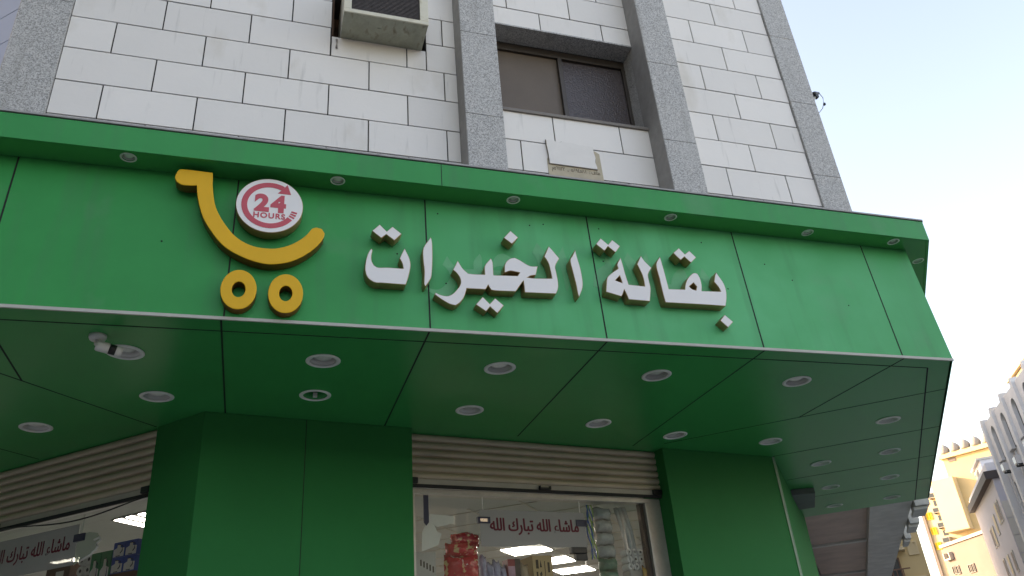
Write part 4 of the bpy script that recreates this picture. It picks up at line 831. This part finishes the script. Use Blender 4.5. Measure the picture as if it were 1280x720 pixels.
def window(fr, mbp, s0, s1, z0, z1, d, frame_m, pane_m, parent, fw=0.06, name='window'):
    mb = MB(); fr.box(mb, s0 - fw, s1 + fw, z0 - fw, z0, d, d + 0.08); fr.box(mb, s0 - fw, s1 + fw, z1, z1 + fw, d, d + 0.08); fr.box(mb, s0 - fw, s0, z0, z1, d, d + 0.08); fr.box(mb, s1, s1 + fw, z0, z1, d, d + 0.08)
    fr.box(mb, (s0 + s1) / 2 - 0.03, (s0 + s1) / 2 + 0.03, z0, z1, d + 0.02, d + 0.06)
    w = mb.build(name, frame_m, parent)
    mb = MB(); fr.box(mb, s0, s1, z0, z1, d - 0.02, d + 0.015); mb.build('pane', pane_m, w); return w
ACP = None
def wall_ac(fr, s, z, d, label, group, m_='grey_rib'):
    a = thing('wall_air_conditioner', label, 'air conditioner', fr.p(s, CZ + z, d), group)
    mb = MB(); fr.box(mb, s - 0.35, s + 0.35, z, z + 0.48, d + 0.01, d + 0.55); mb.build('casing', m_, a)
    mb = MB(); fr.box(mb, s - 0.28, s + 0.28, z + 0.06, z + 0.42, d + 0.552, d + 0.57); mb.build('grille', 'dark_glass', a)
    mb = MB(); fr.box(mb, s - 0.30, s - 0.24, z - 0.10, z - 0.002, d + 0.01, d + 0.5); fr.box(mb, s + 0.24, s + 0.30, z - 0.10, z - 0.002, d + 0.01, d + 0.5); mb.build('bracket', 'dark_glass', a)

# far left of the gap: stepped cream house end
FQ = Frame((28.06, 28.85), (0.725, -0.688), (-0.688, -0.725))
t = thing('cream_house', 'cream house end with balconies, seen past the arcade edge at the bottom of the picture', 'building', FQ.p(-2, 0.13, -2))
mb = MB(); FQ.box(mb, -7, 0, -1.6, 5.95, -6, 0); mb.build('wall', 'cream', t)
mb = MB(); FQ.box(mb, -1.6, -0.5, 5.951, 6.5, -3, -0.2); mb.build('stair_head', 'terracotta', t)
for k, z in enumerate((2.0, 3.35, 4.7)):
    mb = MB(); FQ.box(mb, -4.4, -0.7, z, z + 0.14, 0.002, 0.65); bl = mb.build('balcony', 'cream_shade', t)
    mb = MB(); FQ.box(mb, -4.4, -0.7, z + 0.55, z + 0.60, 0.55, 0.62)
    for j in range(14): FQ.box(mb, -4.4 + 0.26 * j, -4.36 + 0.26 * j, z + 0.141, z + 0.55, 0.57, 0.60)
    mb.build('railing', 'wood_brown', bl)
    for s_ in (-3.2, -1.8): window(FQ, None, s_, s_ + 0.7, z + 0.25, z + 1.05, 0.002, 'wood_brown', 'dark_glass', t)
for k in range(2): window(FQ, None, -0.52, -0.22, 3.1 + 1.45 * k, 3.55 + 1.45 * k, 0.002, 'cream_pale', 'cream_pale', t)

# cream tower with dome finials
FC = ScaledFrame((62.66, 58.514), (0.375, -0.927), (-0.927, -0.375), 1.22)
t = thing('cream_tower', 'sunlit cream tower with small domes along its roof edge', 'building', FC.p(3, 0.13, -5))
mb = MB(); FC.box(mb, -0.05, 9, -1.6, 17.65, -12, 0); mb.build('tower_wall', 'cream', t)
mb = MB(); FC.box(mb, -0.30, 9.2, 17.651, 17.95, -12.2, 0.30); FC.box(mb, -0.18, 9.1, 17.951, 18.10, -12.1, 0.18); co_ = mb.build('cornice', 'cream_pale', t)
for k in range(8):
    q = FC.p(0.35 + 0.98 * k, 18.101, -0.1); mb = MB(); mb.lathe([(r_ * FC.k, h_ * FC.k) for r_, h_ in [(0.38, 0), (0.44, 0.12), (0.47, 0.34), (0.42, 0.58), (0.28, 0.76), (0.10, 0.86), (0.03, 0.96), (0.001, 0.97)]], q, 14); mb.build('dome', 'dome_grey', co_)
mb = MB(); FC.box(mb, 0.45, 1.15, 17.25, 17.60, 0.002, 0.05); mb.build('vent', 'mauve', t)
for k, z in enumerate((15.2, 13.6, 12.0)): window(FC, None, 4.6, 5.4, z, z + 0.9, 0.002, 'cream_shade', 'dark_glass', t)
mb = MB(); FC.box(mb, -1.5, 0.62, 11.2, 15.80, -3, 0.9); mb.build('bay', 'cream_pale', t)
mb = MB(); FC.box(mb, -1.55, 0.68, 11.02, 11.199, -3, 1.0); mb.build('bay_base', 'cream_shade', t)
mb = MB(); FC.box(mb, -3.65, -0.06, -1.6, 14.9, -9, -0.4); side = mb.build('side_wing', 'cream_shade', t)
mb = MB(); FC.box(mb, -3.72, -3.45, -1.6, 14.95, -0.399, -0.2); mb.build('corner_strip', 'mauve', side)
for k in range(4):
    z = 9.95 + 1.38 * k
    window(FC, None, -3.30, -2.86, z - 0.02, z + 0.52, -0.398, 'yellow_window', 'yellow_window', side)
    wall_ac(FC, -2.05, z + 0.35, -0.4, ['lowest', 'second lowest', 'second highest', 'highest'][k] + ' air conditioner on the cream tower wing beside the yellow windows', 'air conditioners on the cream tower', 'dome_grey')
    mb = MB(); FC.box(mb, -2.3, -1.85, z - 0.35, z + 0.15, -0.398, -0.38); mb.build('dark_opening', 'dark_glass', side)

# mauve low house in front of it
FM = ScaledFrame((49.729, 49.178), (-0.267, -0.964), (-0.964, 0.267), 1.19)
t = thing('mauve_house', 'low mauve brown house with small dark windows in front of the cream tower', 'building', FM.p(2.5, 0.13, -3))
mb = MB(); FM.box(mb, 0, 6.5, -1.6, 8.0, -6, 0); mb.build('wall', 'mauve', t)
mb = MB(); FM.box(mb, -0.15, 6.6, 8.001, 8.2, -6.1, 0.15); mb.build('parapet', 'slab_beige', t)
for s_, z in ((0.55, 6.05), (1.05, 6.0), (2.6, 5.85), (3.0, 5.85), (0.5, 4.2), (2.6, 4.2)): window(FM, None, s_, s_ + 0.34, z, z + 0.5, 0.002, 'concrete', 'dark_glass', t, 0.04)
mb = MB(); FM.box(mb, 0.25, 1.1, 7.02, 7.12, 0.002, 0.3); FM.box(mb, 0.25, 0.34, 7.121, 7.55, 0.002, 0.3); FM.box(mb, 1.01, 1.1, 7.121, 7.55, 0.002, 0.3); mb.build('balcony', 'slab_beige', t)

# lavender house with the dark parapet
FV = ScaledFrame((48.648, 44.166), (-0.651, -0.759), (-0.759, 0.651), 1.15)
t = thing('lavender_house', 'pale lavender house with a thick dark parapet band', 'building', FV.p(5, 0.13, -4))
mb = MB(); FV.box(mb, -0.5, 11.35, -1.6, 9.6, -8, 0); mb.build('wall', 'lavender_wall', t)
mb = MB(); FV.box(mb, -0.6, 11.5, 9.601, 10.05, -8, 0.35); mb.build('parapet', 'parapet_dark', t)
mb = MB(); FV.box(mb, -0.4, 11.3, 10.051, 10.55, -7.8, 0.1); mb.build('upper_parapet', 'pale_block', t)
mb = MB()
for k in range(9):
    zz = 8.45 - 1.12 * k
    E0 = Frame(FV.xy(11.352, 0), -FV.n, FV.t)
    for j in range(5): E0.box(mb, 0.05 + 1.55 * j, 1.55 + 1.55 * j, zz, zz + 1.07, 0.0, 0.05)
mb.build('end_slabs', 'slab_beige', t)
for k, (s_, z) in enumerate(((8.6, 7.35), (9.6, 7.35), (6.6, 7.0), (3.6, 6.6), (4.6, 6.6), (8.6, 4.6), (6.6, 4.6), (4.6, 4.6))):
    mb = MB(); FV.box(mb, s_, s_ + 0.8, z, z + 1.2, 0.002, 0.05); w = mb.build('window', 'slab_beige', t); mb = MB(); FV.box(mb, s_ + 0.1, s_ + 0.7, z + 0.1, z + 1.1, 0.051, 0.06); mb.build('pane', 'mauve' if k % 2 else 'cream_pale', w)
FP = ScaledFrame((52.5, 47.2), (-0.651, -0.759), (-0.759, 0.651), 1.13)
t = thing('pale_house', 'pale grey stepped rooftop block between the cream tower and the lavender house', 'building', FP.p(2, 0.13, -3))
mb = MB(); FP.box(mb, -0.5, 5.5, -1.6, 11.1, -6, 0.3); FP.box(mb, 1.2, 5.5, 11.401, 12.9, -6, -0.3); mb.build('wall', 'pale_block', t)
mb = MB(); FP.box(mb, -0.6, 5.6, 11.0, 11.15, 0.301, 0.5); FP.box(mb, 1.1, 5.6, 12.901, 13.05, -6, -0.1); mb.build('ledge', 'slab_beige', t)
for s_ in (1.6, 2.8): window(FP, None, s_, s_ + 0.5, 12.1, 12.6, -0.298, 'slab_beige', 'mauve', t)

# tall grey building with vertical ribs and arched heads, nearest on the far side of the street
FG = Frame((45.30, 37.94), (-0.58, -0.814), (-0.814, 0.58))
t = thing('arched_building', 'tall grey building with vertical ribs and round arched window heads', 'building', FG.p(15, 0.13, -5))
mb = MB(); FG.box(mb, 0, 32, -1.6, 13.65, -9, 0); mb.build('wall', 'grey_cladding', t)
PIT = 2.85
for k in range(11):
    s_ = PIT * k
    mb = MB(); FG.box(mb, s_, s_ + 0.42, -1.6, 13.85, 0.001, 0.42); FG.box(mb, s_ + 0.04, s_ + 0.38, 13.851, 14.05, 0.02, 0.40); mb.build('rib', 'grey_rib', t)
    a0, a1 = s_ + 0.425, s_ + PIT - 0.005; m_ = (a0 + a1) / 2; rr = 0.45; zc = 12.8
    lp = [(a0, 13.80), (a0, zc - 1.6), (m_ - rr, zc - 1.6)] + [(m_ - rr * math.cos(math.pi * j / 12), zc + rr * math.sin(math.pi * j / 12) * 1.1) for j in range(13)] + [(m_ + rr, zc - 1.6), (a1, zc - 1.6), (a1, 13.80)]
    mb = MB(); FG.poly(mb, lp, 0.002, 0.24); arch = mb.build('arch', 'grey_rib', t)
    mb = MB(); FG.box(mb, m_ - 0.5, m_ + 0.5, 11.25, 13.2, 0.004, 0.03); mb.build('arch_window', 'dark_glass', arch)
    for j in range(4):
        z = 8.6 - 2.9 * j; window(FG, None, m_ - 0.42, m_ + 0.42, z, z + 1.15, 0.002, 'grey_rib', 'dark_glass', t, 0.07)
    for q in (0.9, 2.0):
        mb = MB(); FG.box(mb, s_ + q, s_ + q + 0.08, -1.6, 11.1, 0.001, 0.10); mb.build('pipe', 'grey_rib', t)
words = ['first', 'second', 'third', 'fourth', 'fifth', 'sixth']
for k in range(6):
    wall_ac(FG, PIT * k + 1.95, 10.35 - (0.25 if k % 2 else 0), 0.0, words[k] + ' air conditioner from the far end in the top row of the arched grey building', 'air conditioners on the grey arched building')
    if k: wall_ac(FG, PIT * k + 1.0, 7.45 - (0.3 if k % 2 == 0 else 0), 0.0, words[k] + ' air conditioner from the far end in the second row of the arched grey building', 'air conditioners on the grey arched building')
t = thing('rooftop_house', 'ochre rooftop room behind the top of the arched grey building', 'building', FG.p(4, CZ + 13.9, -3))
mb = MB(); FG.box(mb, 1.5, 9.5, 13.66, 15.9, -5, -1.8); mb.build('wall', 'cream', t)
mb = MB(); FG.box(mb, 1.3, 9.7, 15.901, 16.1, -5.2, -1.6); mb.build('ledge', 'cream_shade', t)

# across the crossing, behind the viewer: unseen street fronts, sized to close off the low sky
for k, (x0, x1, z, m_) in enumerate(((-75, -24, 3, 'unseen_street_front'), (-23, 8, 4, 'unseen_street_front'), (9, 34, 10, 'unseen_street_front'))):
    t = thing('unseen_street_house', ['long beige', 'tall grey', 'lower cream'][k] + ' unseen street house across the front road', 'building', ((x0 + x1) / 2, -20, 0.0))
    mb = MB(); mb.box(x0, x1, -30, -17, -1.6, z); mb.build('wall', m_, t)
    mb = MB(); mb.box(x0 - 0.2, x1 + 0.2, -30.2, -16.8, z + 0.001, z + 0.4); mb.build('parapet', 'slab_beige', t)
    FO = Frame((x1, -17), (-1, 0), (0, 1)); j = 0
    for fl in range(int((z - 1) / 3)):
        s_ = 2.0
        while s_ < x1 - x0 - 2.5: window(FO, None, s_, s_ + 1.3, 0.4 + 3 * fl, 1.9 + 3 * fl, 0.002, 'slab_beige', 'dark_glass', t); s_ += 3.4
FO = Frame(FL.xy(-5, 13), FL.t, FL.n)  # unseen block added to keep low sun off the left wall and soffit
t = thing('unseen_street_house', 'long unseen street house across the left street, added to block the sun', 'building', FO.p(25, 0.13, 5))
mb = MB(); FO.box(mb, 0, 60, -1.6, 17, 0, 12); mb.build('wall', 'unseen_street_front', t)
mb = MB(); FO.box(mb, -0.2, 60.2, 17.001, 17.4, -0.2, 12.2); mb.build('parapet', 'slab_beige', t)
FE = Frame(FL.xy(34, -14), FL.n, -FL.t)  # unseen block added to keep the sun and its glare out of the left street
t = thing('unseen_street_house', 'unseen street house added to block the sun at the far end of the left street', 'building', FE.p(14, 0.13, -4))
mb = MB(); FE.box(mb, 0, 26.5, -1.6, 26, -10, 0); mb.build('wall', 'unseen_street_front', t)
mb = MB(); FE.box(mb, -0.2, 26.7, 26.001, 26.4, -10.2, 0.2); mb.build('parapet', 'slab_beige', t)
